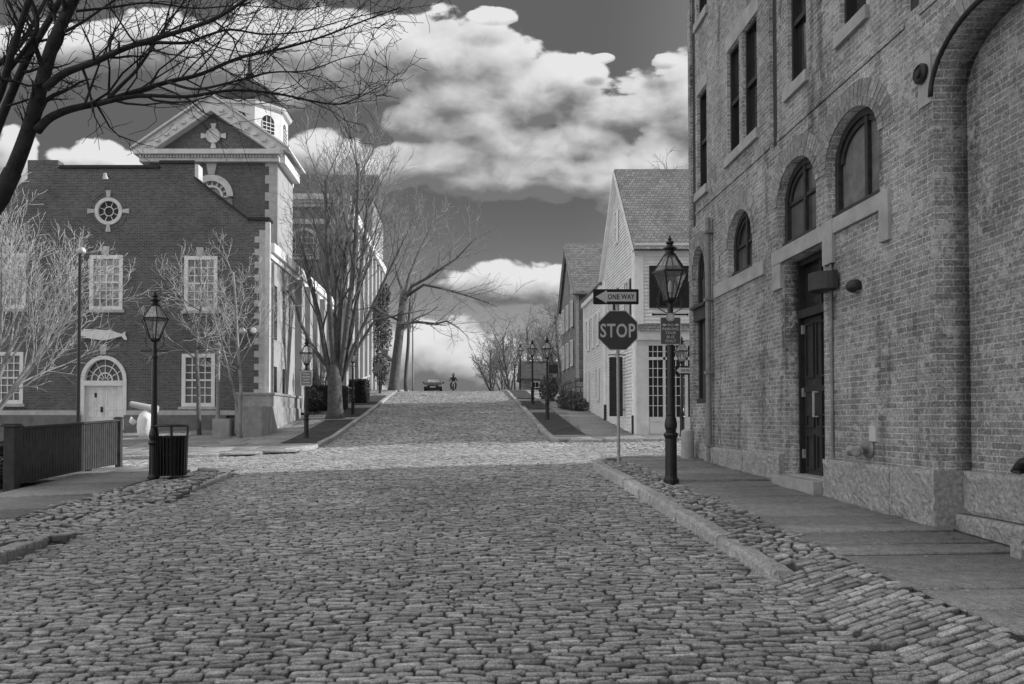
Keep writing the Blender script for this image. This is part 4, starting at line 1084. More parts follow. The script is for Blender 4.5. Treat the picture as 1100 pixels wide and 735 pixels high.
MB().pbox(VS, VY + .05, 84, -1, vv(222), .003, .05).build('side_wall', M['white_wall'], wing)
mb = MB(); mb.pbox(VS, VY - .1, 84, vv(222), vv(211.5), 0, .6)
mb.build('side_cornice', M['white'], wing)
mb = MB()
for k in range(9): mb.pbox(VS, 56.2 + 3 * k, 57.3 + 3 * k, 1, vv(223), .05, .4)
mb.build('pilaster', M['white_wall'], wing)
for k in range(8): sash(wing, VS, 57.9 + 3 * k, 59.2 + 3 * k, 6, 11.5, 2, 4, .1, fw=.12, gm='glass_mid', t=.045)
rz0 = vv(211); vs = [(vu(270), VY - .7, rz0), (X2 + .6, VY - .7, rz0), (X2 + .6, 84, rz0), (vu(270), 84, rz0), (vu(317) - 1.2, VY + 5.5, rz0 + 3.3), (vu(317) + .6, VY + 5.5, rz0 + 3.3), (vu(317) + .6, 80, rz0 + 3.3), (vu(317) - 1.2, 80, rz0 + 3.3)]
MB().hexa(vs).build('roof', M['slate'], wing)
bk = thing('slate_roofed_block', 'broad building with dark slate roof behind the brick wing, mostly hidden by trees', 'building', (-14, 88, 2))
z0 = P(370, 214, 86).z; z1 = P(370, 188, 90).z; x0, x1 = P(330, 200, 88).x, P(404, 200, 88).x
MB().hexa([(x0 - 6, 86, z0), (x1, 86, z0), (x1, 98, z0), (x0 - 6, 98, z0), (x0 - 2, 90, z1), (x1, 90, z1), (x1, 94, z1), (x0 - 2, 94, z1)]).build('roof', M['slate'], bk)
MB().box(x0 - 5.6, x1 - .2, 86.4, 97.6, 0, z0 - .01).build('wall', M['white_wall'], bk)

# ------------------------------------------------------------------ white clapboard shop house
AX, AY = 6.06, 28.0
AL, AF = Pl('left', AX), Pl('front', AY)
A1, A2, A3 = 31.3, 34.6, 40.2; XE = 10.8
ze, zr_ = 6.26, 9.9; zb = -1.0
hs = thing('clapboard_house', 'white clapboard corner house with shingled gable roof and shop window', 'house', (AX, AY, -.7))
core = MB()
core.add([(AX + .03, AY + .03, zb), (AX + .03, A2, zb), (XE, A2, zb), (XE, AY + .03, zb), (AX + .03, AY + .03, ze), (AX + .03, A2, ze), (XE, A2, ze), (XE, AY + .03, ze), (AX + .03, A1, zr_ - .12), (XE, A1, zr_ - .12)],
         [(0, 1, 2, 3), (0, 1, 5, 8, 4), (3, 2, 6, 9, 7), (0, 3, 7, 4), (1, 2, 6, 5), (4, 7, 9, 8), (5, 6, 9, 8)])
zw = 5.95
core.add([(AX + .03, A2 + .003, zb), (AX + .03, A3, zb), (XE, A3, zb), (XE, A2 + .003, zb), (AX + .03, A2 + .003, zw), (AX + .03, A3, zw), (XE, A3, zw + 1.6), (XE, A2 + .003, zw + 1.6)], [(0, 1, 2, 3), (4, 5, 6, 7), (0, 1, 5, 4), (1, 2, 6, 5), (2, 3, 7, 6), (3, 0, 4, 7)])
core.build('wall', M['clap'], hs)
def boards(pl, ufn, v0, v1, step=.125, t=.042):
    mb = MB(); v = v0
    while v < v1:
        q = ufn(min(v + step, v1))
        if q:
            a, b = q; t2 = min(v + step, v1)
            mb.hexa([pl.m(a, v, -.01), pl.m(b, v, -.01), pl.m(b, v, t), pl.m(a, v, t), pl.m(a, t2, -.01), pl.m(b, t2, -.01), pl.m(b, t2, .004), pl.m(a, t2, .004)])
        v += step
    return mb
def gable(v):
    if v <= ze: return (AY, A2)
    t = (v - ze) / (zr_ - ze); return (AY + (A1 - AY) * t, A2 + (A1 - A2) * t) if t < .97 else None
mbc = boards(AL, gable, -.75, zr_ - .2); m2 = boards(AL, lambda v: (A2 + .002, A3), -.4, zw); mbc.add(m2.v, m2.f)
mbc.build('clapboard', M['clap'], hs)
boards(AF, lambda v: (AX, XE), 2.7, ze - .25).build('clapboard', M['clap'], hs)
# roofs
def roof_slab(y0, z0, y1, z1, x0, x1, th=.10):
    d = Vector((0, y1 - y0, z1 - z0)).normalized(); n = Vector((0, -d.z, d.y));  n = n if n.z > 0 else -n
    return MB().hexa([(x0, y0, z0), (x1, y0, z0), (x1, y1, z1), (x0, y1, z1), (x0, y0 + n.y * th, z0 + n.z * th), (x1, y0 + n.y * th, z0 + n.z * th), (x1, y1 + n.y * th, z1 + n.z * th), (x0, y1 + n.y * th, z1 + n.z * th)])
sl = (zr_ - ze) / (A1 - AY)
r_ = roof_slab(AY - .3, ze - .3 * sl + .03, A1 + .03, zr_ + .03, AX - .14, XE + .2); r2_ = roof_slab(A2 + .3, ze - .3 * sl + .02, A1 + .04, zr_ + .02, AX - .139, XE + .2); r_.add(r2_.v, r2_.f)
r_.build('roof', M['shingle'], hs)
MB().hexa([(AX - .2, A2 + .05, zw + .01), (AX - .2, A3 + .2, zw + .01), (XE, A3 + .2, zw + 1.63), (XE, A2 + .05, zw + 1.63), (AX - .2, A2 + .05, zw + .12), (AX - .2, A3 + .2, zw + .12), (XE, A3 + .2, zw + 1.74), (XE, A2 + .05, zw + 1.74)]).build('lean_to_roof', M['shingle'], hs)
mb = MB(); mb.pbox(AF, AX - .1, XE, ze - .28, ze + .0, 0, .22); mb.pbox(AF, AX - .02, XE, ze - .42, ze - .282, 0, .06)
mb.pbox(AF, AX - .03, AX + .25, -.8, ze - .42, .0, .065); mb.pbox(AL, AY - .06, AY + .25, -.8, ze - .1, .0, .067)
for (ya, za, yb, zb_) in ((AY - .28, ze - .3, A1, zr_ - .06), (A2 + .28, ze - .3, A1, zr_ - .06)):
    mb.bar((AX - .09, ya, za), (AX - .09, yb, zb_), .2, .1)
mb.pbox(AL, A2 + .1, A3 + .15, zw - .22, zw + .0, 0, .16); mb.pbox(AL, A3 - .18, A3 + .03, -.3, zw - .22, 0, .06); mb.pbox(AL, A2 - .1, A2 + .1, -.4, ze - .1, .0, .06)
mb.build('trim_board', M['white'], hs)
def shutters(pl, u0, u1, v0, v1, w=.3):
    mb = MB()
    for a, b in ((u0 - w - .02, u0 - .02), (u1 + .02, u1 + w + .02)):
        mb.pbox(pl, a, b, v0, v1, .04, .09)
        k = v0 + .1
        while k < v1 - .1: mb.pbox(pl, a + .05, b - .05, k, k + .03, .09, .105); k += .07
    mb.build('shutter', M['dark'], hs)
f0 = lambda px: P(px, 400, AY).x; f1 = lambda py: P(700, py, AY).z
sash(hs, AF, f0(706), f0(732), f1(331), f1(286), 2, 4, .09, fw=.08, gm='glass', m='dark', t=.04); shutters(AF, f0(706), f0(732), f1(331), f1(286), .26)
def aw(px, py): p = WX(px, py, AX); return p.y, p.z
for (ua, ub, va, vb, nx, ny, shut) in [(28.75, 29.35, 3.55, 5.15, 2, 4, 1), (32.0, 32.6, 3.6, 5.2, 2, 4, 1), (30.95, 31.45, 7.0, 8.3, 2, 3, 0), (31.5, 32.1, .6, 2.2, 2, 4, 1), (35.6, 36.2, .9, 2.4, 2, 4, 0), (35.6, 36.2, 3.4, 4.9, 2, 4, 0), (37.0, 37.6, 3.4, 4.9, 2, 4, 0), (38.4, 39.0, 3.4, 4.9, 2, 4, 0), (38.5, 39.1, .9, 2.4, 2, 4, 0)]:
    sash(hs, AL, ua, ub, va, vb, nx, ny, .09, fw=.07, gm='glass', t=.04)
    if shut: shutters(AL, ua, ub, va, vb, .28)
# shop front
mb = MB(); mb.pbox(AF, AX - .06, XE, f1(366), f1(356.5), -.02, .28); mb.pbox(AF, AX - .02, XE, f1(371.5), f1(366.02), -.02, .12)
mb.pbox(AF, AX - .04, f0(696), f1(470), f1(371.6), -.02, .14); mb.pbox(AF, f0(696), XE, f1(470), f1(448), -.02, .10)
mb.pbox(AF, f0(711.5), f0(714), f1(448), f1(371.6), -.02, .12); mb.pbox(AF, f0(696), XE, f1(387), f1(384), -.02, .12); mb.pbox(AF, f0(735), f0(738), f1(448), f1(371.6), -.02, .12)
for a, b in ((697.5, 710), (716, 733)):
    mb.pbox(AF, f0(a), f0(b), f1(466), f1(465), .1, .125); mb.pbox(AF, f0(a), f0(b), f1(453), f1(452), .1, .125)
sf = mb.build('shop_front', M['white_old'], hs)
MB().pbox(AF, f0(696), XE, f1(448), f1(371.6), .03, .05).build('pane', M['glass'], sf)
mb = MB()
for x in (701, 706, 720, 725.5, 730.5): mb.pbox(AF, f0(x) - .012, f0(x) + .012, f1(448), f1(372), .05, .07)
for y in (378, 396, 405.5, 415, 425, 436): mb.pbox(AF, f0(696), f0(738), f1(y) - .012, f1(y) + .012, .05, .068)
mb.build('muntin', M['white_old'], sf)
MB().hexa([AF.m(AX + .02, f1(356.4), -.02), AF.m(XE, f1(356.4), -.02), AF.m(XE, f1(356.4), .36), AF.m(AX + .02, f1(356.4), .36), AF.m(AX + .02, f1(346), -.02), AF.m(XE, f1(346), -.02), AF.m(XE, f1(347), .02), AF.m(AX + .02, f1(347), .02)]).build('awning_roof', M['shingle'], hs)
MB().pbox(AF, AX + .1, XE, -1.2, f1(470.5), -.02, .08).pbox(AL, AY + .3, A3, -1.2, -.45, -.02, .035).build('foundation', M['granite_dark'], hs)
for u in (28.25, 33.9):
    mb = MB(); a = AL.m(u, 0, .07); mb.tube([(a[0], a[1], g(AX, u) + .12), (a[0], a[1], ze - .2)], .045, 8); f = mb.build('downpipe', M['clap'], hs)
    mb = MB(); mb.tube([(a[0], a[1], g(AX, u) + .1), (a[0], a[1], g(AX, u) + .8)], .065, 8); mb.build('boot', M['black'], f)
w = thing('hanging_sign', 'tall narrow dark sign board on the street side of the clapboard house', 'sign', AL.m(29.9, 1, 0))
MB().pbox(AL, 29.85, 29.93, f1(447) + .0, f1(379), .12, .62).build('board', M['dark'], w, bevel=.01)
mb = MB(); mb.pbox(AL, 29.86, 29.92, f1(377), f1(376), 0, .66); mb.pbox(AL, 29.86, 29.92, f1(440), f1(439), 0, .14)
mb.build('bracket', M['black'], w)

# shingled house behind it
BX, BY = 5.75, 41.0
BL, BF = Pl('left', BX), Pl('front', BY)
B1, B2, XB = 44.1, 47.2, 12
bz0, bz1 = 6.85, 9.8
h2 = thing('shingled_house', 'grey shingled house with gabled roof on a rubble foundation, behind the clapboard house', 'house', (BX, BY, .4))
MB().add([(BX, BY, 2.2), (BX, B2, 2.2), (XB, B2, 2.2), (XB, BY, 2.2), (BX, BY, bz0), (BX, B2, bz0), (XB, B2, bz0), (XB, BY, bz0), (BX, B1, bz1 - .1), (XB, B1, bz1 - .1)],
         [(0, 1, 2, 3), (0, 1, 5, 8, 4), (3, 2, 6, 9, 7), (0, 3, 7, 4), (1, 2, 6, 5), (4, 7, 9, 8), (5, 6, 9, 8)]).build('wall', M['shingle_wall'], h2)
sl = (bz1 - bz0) / (B1 - BY)
r_ = roof_slab(BY - .45, bz0 - .45 * sl + .03, B1 + .03, bz1 + .03, BX - .22, XB + .3); r2_ = roof_slab(B2 + .45, bz0 - .45 * sl + .02, B1 + .04, bz1 + .02, BX - .219, XB + .3); r_.add(r2_.v, r2_.f); r_.build('roof', M['shingle'], h2)
mb = MB(); mb.pbox(BF, BX - .3, XB, bz0 - .3, bz0 - .02, 0, .35); mb.pbox(BF, BX - .02, BX + .15, 2.2, bz0 - .3, 0, .03)
for ya in (BY - .43, B2 + .43): mb.bar((BX - .19, ya, bz0 - .45 * sl - .06), (BX - .19, B1, bz1 - .06), .12, .05)
mb.build('trim_board', M['stone_trim'], h2)
mb = MB(); mb.pbox(BF, BX - .06, XB, -.5, 2.2, -2, .06); mb.pbox(BL, BY + 2.003, B2, -.5, 2.2, -1, .06); mb.build('foundation', M['rubble'], h2)
for u in (42.2, 44.0, 45.8):
    for v in (2.9, 5.0): sash(h2, BL, u - .4, u + .4, v, v + 1.4, 2, 4, .09, fw=.07, gm='glass', t=.04)
for x in (6.1, ):
    sash(h2, BF, x, x + .7, 4.6, 6.2, 2, 4, .02, fw=.1, gm='glass_mid', t=.04)

# low dark house at the top of the street
h3 = thing('low_house', 'low house with a plain dark roof at the top of the hill behind the lamps', 'house', (6, 66, 2.4))
ax, bx = P(560, 400, 64).x, P(613, 400, 64).x; z0, z1 = P(560, 407, 64).z, P(560, 387, 66).z
MB().box(ax + .2, bx, 64.2, 69.8, 1.5, z0).build('wall', M['shingle_wall'], h3)
MB().add([(ax, 63.8, z0), (bx + .3, 63.8, z0), (bx + .3, 70.2, z0), (ax, 70.2, z0), (ax, 67, z1), (bx + .3, 67, z1)], [(0, 1, 2, 3), (0, 1, 5, 4), (2, 3, 4, 5), (1, 2, 5), (0, 3, 4)]).build('roof', M['slate'], h3)
sash(h3, Pl('front', 64.2), ax + .8, ax + 1.5, z0 - 1.2, z0 - .2, 2, 2, .02, fw=.08, t=.03); MB().box(ax + 2.4, ax + 2.9, 66.6, 67.1, z1 - .6, z1 + .7).build('chimney', M['brick_dark'], h3)

# ------------------------------------------------------------------ gas lamps
def make_lamp():
    t = thing('gas_lamp', '', 'street lamp', (0, 0, 0), 'black gas lamps along the street')
    MB().lathe([(.115, -.1), (.115, .05), (.095, .075), (.088, .11), (.086, .66), (.10, .69), (.112, .715), (.10, .745), (.075, .76), (.078, .79), (.092, .83), (.094, .88), (.08, .96), (.066, 1.0), (.069, 1.03), (.062, 1.05), (.056, 1.6), (.05, 2.38), (.06, 2.40), (.06, 2.43), (.045, 2.46), (.04, 2.70), (.062, 2.72)], 16).build('post', M['black'], t)
    mb = MB(); mb.tube([(-.27, 0, 2.53), (-.24, 0, 2.53), (.24, 0, 2.53), (.27, 0, 2.53)], [.022, .013, .013, .022], 8)
    mb.build('crossbar', M['black'], t)
    mb = MB()
    hexp = lambda r, z: [Vector((r * math.cos(R(60 * k)), r * math.sin(R(60 * k)), z)) for k in range(6)]
    lo, mid, hi = hexp(.10, 2.76), hexp(.262, 3.16), hexp(.09, 3.42)
    for k in range(6):
        mb.bar(lo[k], mid[k], .018); mb.bar(mid[k], hi[k], .018); mb.bar(lo[k], lo[(k + 1) % 6], .02, .03); mb.bar(mid[k], mid[(k + 1) % 6], .026, .03); mb.bar(hi[k], hi[(k + 1) % 6], .02)
    for k in (0, 3):
        a = R(60 * k); mb.tube([(.05 * math.cos(a), 0, 2.55), (.17 * math.cos(a), 0, 2.62), (.19 * math.cos(a), 0, 2.76), (.15 * math.cos(a), 0, 2.9)], .008, 6)
    mb.lathe([(.06, 2.70), (.10, 2.735), (.105, 2.765), (.03, 2.775)], 6)
    lf = mb.build('lantern_frame', M['black'], t)
    MB().lathe([(.092, 3.42), (.095, 3.44), (.06, 3.46), (.065, 3.50), (.10, 3.515), (.105, 3.535), (.05, 3.56), (.04, 3.59), (.062, 3.61), (.055, 3.635), (.02, 3.65), (.03, 3.67), (.006, 3.73)], 12).build('finial', M['black'], t)
    mb = MB()
    for k in range(6):
        j = (k + 1) % 6
        mb.add([lo[k] * 1, lo[j] * 1, mid[j] * 1, mid[k] * 1], [(0, 1, 2, 3)]); mb.add([mid[k] * 1, mid[j] * 1, hi[j] * 1, hi[k] * 1], [(0, 1, 2, 3)])
    mb.build('glass', M['clear'], lf, recalc=False)
    MB().lathe([(.012, 2.78), (.012, 2.86), (.03, 2.87), (.032, 2.98), (.02, 3.03), (.003, 3.05)], 10).build('mantle', M['mantle'], t)
    return t
LH = 3.73
lamp0 = make_lamp()
lampspec = [  # base pixel, top pixel y, kerb offset, label
    (721, 519, 253, PH, 'nearest black gas lamp, beside the brick building, carrying the tour bus sign'),
    (165, 515, 312, .12, 'black gas lamp standing against the black litter bin at the left kerb'),
    (329, 471, 363, .12, 'black gas lamp with small pale plate, first on the hill\'s left pavement'),
    (379, 446, 369, .12, 'black gas lamp just right of the big forked street tree'),
    (408, 429, 372, .12, 'black gas lamp with a small dark plate, last on the left pavement of the hill'),
    (588, 451, 361, .13, 'black gas lamp with a dark hanging sign, first on the right pavement of the hill'),
    (572, 434, 364, .13, 'black gas lamp second on the right pavement of the hill'),
    (559, 421, 369, .13, 'black gas lamp third on the right pavement of the hill'),
    (553, 421, 385, .13, 'thinnest and farthest black gas lamp, at the crest of the right pavement'),
    (733, 475, 361, .13, 'black gas lamp before the clapboard shop window, half hidden by the nearest lamp'),
]
LP = []
for i, (px, py, ty, off, lab) in enumerate(lampspec):
    o = lamp0 if i == 0 else copy_tree(lamp0)
    if i == 9: b = P(733, 475, 27.0); b.z = g(b.x, b.y) + PH
    elif i == 8: b = P(553, 421, 72); b.z = g(b.x, b.y) + off
    elif i == 7: b = P(559, 421, 61); b.z = g(b.x, b.y) + off
    elif i == 4: b = P(408, 429, 54); b.z = g(b.x, b.y) + off
    else: b = G(px, py, off)
    o.location = b
    top = P(px, ty, b.y).z
    s = (top - b.z) / LH; s = max(.85, min(1.12, s)); o.scale = (s, s, s)
    o['label'] = lab; LP.append((b, s))
    print('lamp', i, [round(v, 2) for v in b], round(s, 2))

# ------------------------------------------------------------------ signs
def facing(c): return lambda r, u, o: (c[0] + r, c[1] - o, c[2] + u)
def rrect(w, h, r=.02, n=4):
    pts = []
    for cx, cy, a0 in ((w / 2 - r, h / 2 - r, 0), (-w / 2 + r, h / 2 - r, 90), (-w / 2 + r, -h / 2 + r, 180), (w / 2 - r, -h / 2 + r, 270)):
        pts += [(cx + r * math.cos(R(a0 + 90 * k / n)), cy + r * math.sin(R(a0 + 90 * k / n))) for k in range(n + 1)]
    return pts
def plate(c, pts, t0, t1, name, m, parent):
    f = facing(c); n = len(pts)
    mb = MB(); mb.add([f(u, v, t0) for u, v in pts] + [f(u, v, t1) for u, v in pts], [tuple(range(n))[::-1], tuple(range(n, 2 * n))] + [(i, (i + 1) % n, n + (i + 1) % n, n + i) for i in range(n)])
    return mb.build(name, m, parent)
def one_way(c, w, h, parent):
    pl = plate(c, rrect(w, h, .02), -.004, .0, 'one_way_plate', M['sign_black'], parent)
    aw_, ah = w * .90, h * .62
    x0 = -w / 2 + w * .05
    head = w * .25
    arrow = [(x0, 0), (x0 + head, h * .43), (x0 + head * .98, ah / 2 * .98), (w / 2 - w * .055, ah / 2 * .98), (w / 2 - w * .055, -ah / 2 * .98), (x0 + head * .98, -ah / 2 * .98), (x0 + head, -h * .43)]
    plate(c, arrow, .001, .004, 'arrow', M['sign_white'], pl)
    text('ONE WAY', w * .585, h * .34, facing((c[0] + w * .115, c[1] - .0055, c[2])), M['sign_black'], pl, bold=.018)
    return pl
sb = G(665, 499, PH); sy = sb.y
st = thing('stop_sign', 'octagonal stop sign under a one way arrow plate on a thin steel post', 'road sign', sb)
c = P(663.5, 355, sy); sR = 21.5 / F * sy / math.cos(R(22.5))
octa = lambda r: [(r * math.cos(R(22.5 + 45 * k)), r * math.sin(R(22.5 + 45 * k))) for k in range(8)]
topz = P(662, 309, sy).z
mb = MB(); mb.tube([(sb.x, sy + .03, sb.z - .1), (sb.x - .012, sy + .03, topz)], .03, 10)
mb.build('post', M['steel'], st)
cc = (c.x, sy - .012, c.z)
pl_ = plate(cc, octa(sR), -.004, 0, 'octagon_plate', M['sign_white'], st)
plate(cc, octa(sR * .955), .001, .004, 'face', M['sign_red'], pl_)
text('STOP', 1.75 * sR * .924, .70 * sR * .924, facing((cc[0], cc[1] - .0055, cc[2] - .005)), M['sign_white'], pl_, bold=.018)
c1 = P(661.5, 319, sy)
one_way((c1.x, sy - .012, c1.z), 49 / F * sy, 16.5 / F * sy, st)
# sign on the nearest lamp
lb, ls = LP[0]
sy2 = lb.y - .085
c = P(720.3, 355.5, sy2); w_, h_ = 22 / F * sy2, 29.5 / F * sy2
pk = thing('parking_sign', 'grey no parking tour bus sign with round emblem hung on the nearest lamp', 'sign', c)
pl_ = plate((c.x, sy2, c.z), rrect(w_, h_, .012), -.004, 0, 'plate', M['sign_white'], pk)
plate((c.x, sy2, c.z), rrect(w_ * .94, h_ * .955, .01), .001, .003, 'face', M['sign_grey'], pl_)
for k, (s_, fw_) in enumerate((('NO', .26), ('PARKING', .80), ('TOUR', .52), ('BUS', .37), ('ONLY', .53))):
    text(s_, w_ * fw_, h_ * .10, facing((c.x, sy2 - .0045, c.z + h_ * (.215 - .146 * k))), M['sign_white'], pl_, bold=.01)
for s_ in (-1, 1):
    a = [(s_ * .128, 0), (s_ * .092, .026), (s_ * .092, .011), (s_ * .062, .011), (s_ * .062, -.011), (s_ * .092, -.011), (s_ * .092, -.026)]
    plate((c.x, sy2 - .0045, c.z + h_ * .215), a, 0, .003, 'arrow', M['sign_white'], pl_)
e = P(720, 341, sy2); r_ = 4.6 / F * sy2
dsk = [(r_ * math.cos(R(15 * k)), r_ * math.sin(R(15 * k))) for k in range(24)]
em = plate((e.x, sy2 - .008, e.z), dsk, -.002, .003, 'emblem', M['sign_white'], pk)
mb = MB(); f = facing((e.x, sy2 - .0115, e.z)); 
for k in range(24):
    a, b = R(15 * k), R(15 * k + 15)
    mb.add([f(r_ * .72 * math.cos(a), r_ * .72 * math.sin(a), 0), f(r_ * .72 * math.cos(b), r_ * .72 * math.sin(b), 0), f(r_ * .82 * math.cos(b), r_ * .82 * math.sin(b), 0), f(r_ * .82 * math.cos(a), r_ * .82 * math.sin(a), 0)], [(0, 1, 2, 3)])
mb.build('emblem_ring', M['sign_grey'], em, recalc=False)
mb = MB(); mb.bar((c.x - .0, sy2 + .03, c.z + .1), (c.x, lb.y, c.z + .1), .03); mb.bar((c.x, sy2 + .03, c.z - .1), (c.x, lb.y, c.z - .1), .03); mb.bar((c.x, sy2 + .012, c.z - .15), (c.x, sy2 + .012, c.z + .15), .03, .015)
mb.build('bracket', M['black'], pk)
# one way plate on the lamp before the shop
lb, ls = LP[9]; c = P(734.5, 398, lb.y - .09)
ow = thing('one_way_sign', 'small one way arrow plate on the lamp before the shop window', 'road sign', c)
one_way((c.x, c.y, c.z), .56, .30, ow)
MB().bar((c.x, c.y + .01, c.z), (lb.x, lb.y, c.z), .03).build('bracket', M['black'], ow)
# plates on the hill lamps
lb, ls = LP[2]; c = P(329, 406.5, lb.y - .09)
w = thing('lamp_plate', 'small pale notice plate on the first lamp of the left pavement', 'sign', c)
pl_ = plate(c, rrect(.44, .58, .05), -.004, 0, 'plate', M['sign_white'], w); plate(c, rrect(.38, .5, .04), .001, .003, 'face', M['pipe'], pl_)
for k, s_ in enumerate((.26, .30, .22, .28)): plate((c.x, c.y - .0035, c.z + .16 - .105 * k), rrect(s_, .03, .01), 0, .002, 'line', M['sign_white'], pl_)
MB().bar((c.x, c.y + .01, c.z), (lb.x, lb.y, c.z), .03).build('bracket', M['black'], w)
lb, ls = LP[4]; c = P(406, 395, lb.y - .09)
w = thing('lamp_plate', 'small dark plate on the last lamp of the left pavement', 'sign', c)
plate(c, rrect(.55, .55, .04), -.004, 0, 'plate', M['pipe'], w); MB().bar((c.x, c.y + .01, c.z), (lb.x, lb.y, c.z), .03).build('bracket', M['black'], w)
lb, ls = LP[5]; c = P(594.5, 396.5, lb.y)
w = thing('hanging_sign', 'dark board hanging beside the first lamp of the right pavement', 'sign', c)
plate(c, rrect(.40, .40, .02), -.015, .015, 'board', M['dark'], w); mb = MB(); mb.bar((lb.x, lb.y, c.z + .25), (c.x + .2, lb.y, c.z + .25), .025)
for s_ in (-.15, .15): mb.bar((c.x + s_, lb.y, c.z + .19), (c.x + s_, lb.y, c.z + .25), .015)
mb.build('bracket', M['black'], w)

# ------------------------------------------------------------------ litter bin
b = G(184, 517, .12); b.y = LP[1][0].y + .12; b.x = P(184, 517, b.y).x; b.z = g(b.x, b.y) + .125
bn = thing('litter_bin', 'black slatted steel litter bin beside the lamp at the left kerb', 'litter bin', b)
rr = 16.5 / F * b.y
mb = MB()
for k in range(26):
    a = 2 * math.pi * k / 26; mb.bar((b.x + rr * .93 * math.cos(a), b.y + rr * .93 * math.sin(a), b.z + .05), (b.x + rr * math.cos(a), b.y + rr * math.sin(a), b.z + .76), .05, .01)
mb.build('slats', M['black'], bn)
mb = MB()
for z, r_ in ((.06, .90), (.42, .93), (.74, .97)): mb.lathe([(rr * r_ - .03, z - .02), (rr * r_, z - .02), (rr * r_, z + .02), (rr * r_ - .03, z + .02)], 26, b)
mb.build('hoop', M['black'], bn)
MB().lathe([(rr * .84, .04), (rr * .88, .72), (rr * .8, .72), (rr * .8, .1)], 24, b).build('liner', M['dark'], bn)
mb = MB()
for k in range(4):
    a = R(20 + 90 * k); mb.bar((b.x + rr * .96 * math.cos(a), b.y + rr * .96 * math.sin(a), b.z + .74), (b.x + rr * 1.02 * math.cos(a), b.y + rr * 1.02 * math.sin(a), b.z + .93), .07, .02)
mb.lathe([(rr * .6, .93), (rr * 1.08, .925), (rr * 1.1, .94), (rr * 1.06, .96), (rr * .6, .975)], 28, b)
mb.build('lid', M['black'], bn)

# ------------------------------------------------------------------ picket fence
fy0, fy1, fx = 13.45, 17.6, -7.7
fz = lambda y: g(fx, y) + .12
fn = thing('picket_fence', 'dark grey picket fence with square end post beside the left pavement', 'fence', (fx, fy0, fz(fy0)))
mb = MB(); y = fy0 + .14
while y < fy1 - .1:
    mb.box(fx - .012, fx + .012, y, y + .074, fz(y) + .05, fz(y) + 1.0 + rnd.gauss(0, .002)); y += .098
mb.build('pickets', M['fence'], fn)
mb = MB()
for h in (.22, .82): mb.hexa([(fx - .06, fy0, fz(fy0) + h), (fx - .013, fy0, fz(fy0) + h), (fx - .013, fy1, fz(fy1) + h), (fx - .06, fy1, fz(fy1) + h), (fx - .06, fy0, fz(fy0) + h + .08), (fx - .013, fy0, fz(fy0) + h + .08), (fx - .013, fy1, fz(fy1) + h + .08), (fx - .06, fy1, fz(fy1) + h + .08)])
h = 1.005; mb.hexa([(fx - .06, fy0, fz(fy0) + h), (fx + .05, fy0, fz(fy0) + h), (fx + .05, fy1, fz(fy1) + h), (fx - .06, fy1, fz(fy1) + h), (fx - .06, fy0, fz(fy0) + h + .035), (fx + .05, fy0, fz(fy0) + h + .035), (fx + .05, fy1, fz(fy1) + h + .035), (fx - .06, fy1, fz(fy1) + h + .035)])
mb.build('rail', M['fence'], fn)
for y, q in ((fy0, .095), (fy1, .06)):
    z = fz(y); mb = MB().box(fx - q, fx + q, y - q, y + q, z - .1, z + 1.04).box(fx - q - .035, fx + q + .035, y - q - .035, y + q + .035, z + 1.042, z + 1.075).box(fx - q - .015, fx + q + .015, y - q - .015, y + q + .015, z + 1.077, z + 1.10)
    mb.build('post', M['fence'], fn, bevel=.006)
mb = MB(); y = (fy0 + fy1) / 2 + .9; mb.box(fx - .16, fx - .07, y - .05, y + .05, fz(y) - .1, fz(y) + .98); mb.build('post', M['fence'], fn)

# ------------------------------------------------------------------ street furniture by the museum
b = P(84, 450, 24); b.z = g(b.x, b.y)
w = thing('light_pole', 'tall thin black pole with a pale lamp head before the museum door', 'pole', b)
tz_ = P(83, 272, 24).z
mb = MB(); mb.tube([(b.x, b.y, b.z - .1), (b.x, b.y, tz_)], [.06, .045], 10); mb.lathe([(.1, 0), (.1, .2), (.06, .25)], 10, b); mb.build('shaft', M['black'], w)
mb = MB(); horiz_lathe(mb, (b.x + .03, b.y, tz_ + .06), (.9, -.35, .15), [(.05, -.14), (.09, -.12), (.1, .1), (.07, .14), (.01, .145)], 12); mb.build('lamp_head', M['sign_white'], w)
b = G(234, 470, .1)
w = thing('small_lamp_post', 'slim grey post with a carved cap standing on a granite block before the museum', 'post', b)
sc_ = b.y / F
mb = MB(); mb.lathe([(3.2 * sc_, 20 * sc_), (2.2 * sc_, 24 * sc_), (1.9 * sc_, 88 * sc_), (3.5 * sc_, 90 * sc_), (2 * sc_, 93 * sc_), (4 * sc_, 97 * sc_), (4.4 * sc_, 99 * sc_), (1.2 * sc_, 102 * sc_), (.1 * sc_, 104 * sc_)], 12, b); mb.build('shaft', M['plug'], w)
MB().box(b.x - 4.5 * sc_, b.x + 14 * sc_, b.y - .2, b.y + .5, b.z - .2, b.z + 20 * sc_).build('granite_block', M['granite_smooth'], w, bevel=.02)
b = P(267, 356, MY - .3)
w = thing('twin_floodlight', 'pair of white round floodlights on the museum corner behind the slender tree', 'floodlight', b)
for dx in (-.22, .22):
    mb = MB(); horiz_lathe(mb, (b.x + dx, b.y - .1, b.z), (dx * 2, -1, .3), [(.04, -.18), (.10, -.1), (.14, .06), (.13, .1), (.02, .07)], 14); mb.build('lamp_head', M['stone_trim'], w, smooth=True)
mb = MB(); mb.bar((b.x - .22, b.y, b.z - .08), (b.x + .22, b.y, b.z - .08), .05); mb.bar((b.x, b.y, b.z - .08), (b.x, b.y + .3, b.z - .08), .05); mb.build('bracket', M['dark'], w)

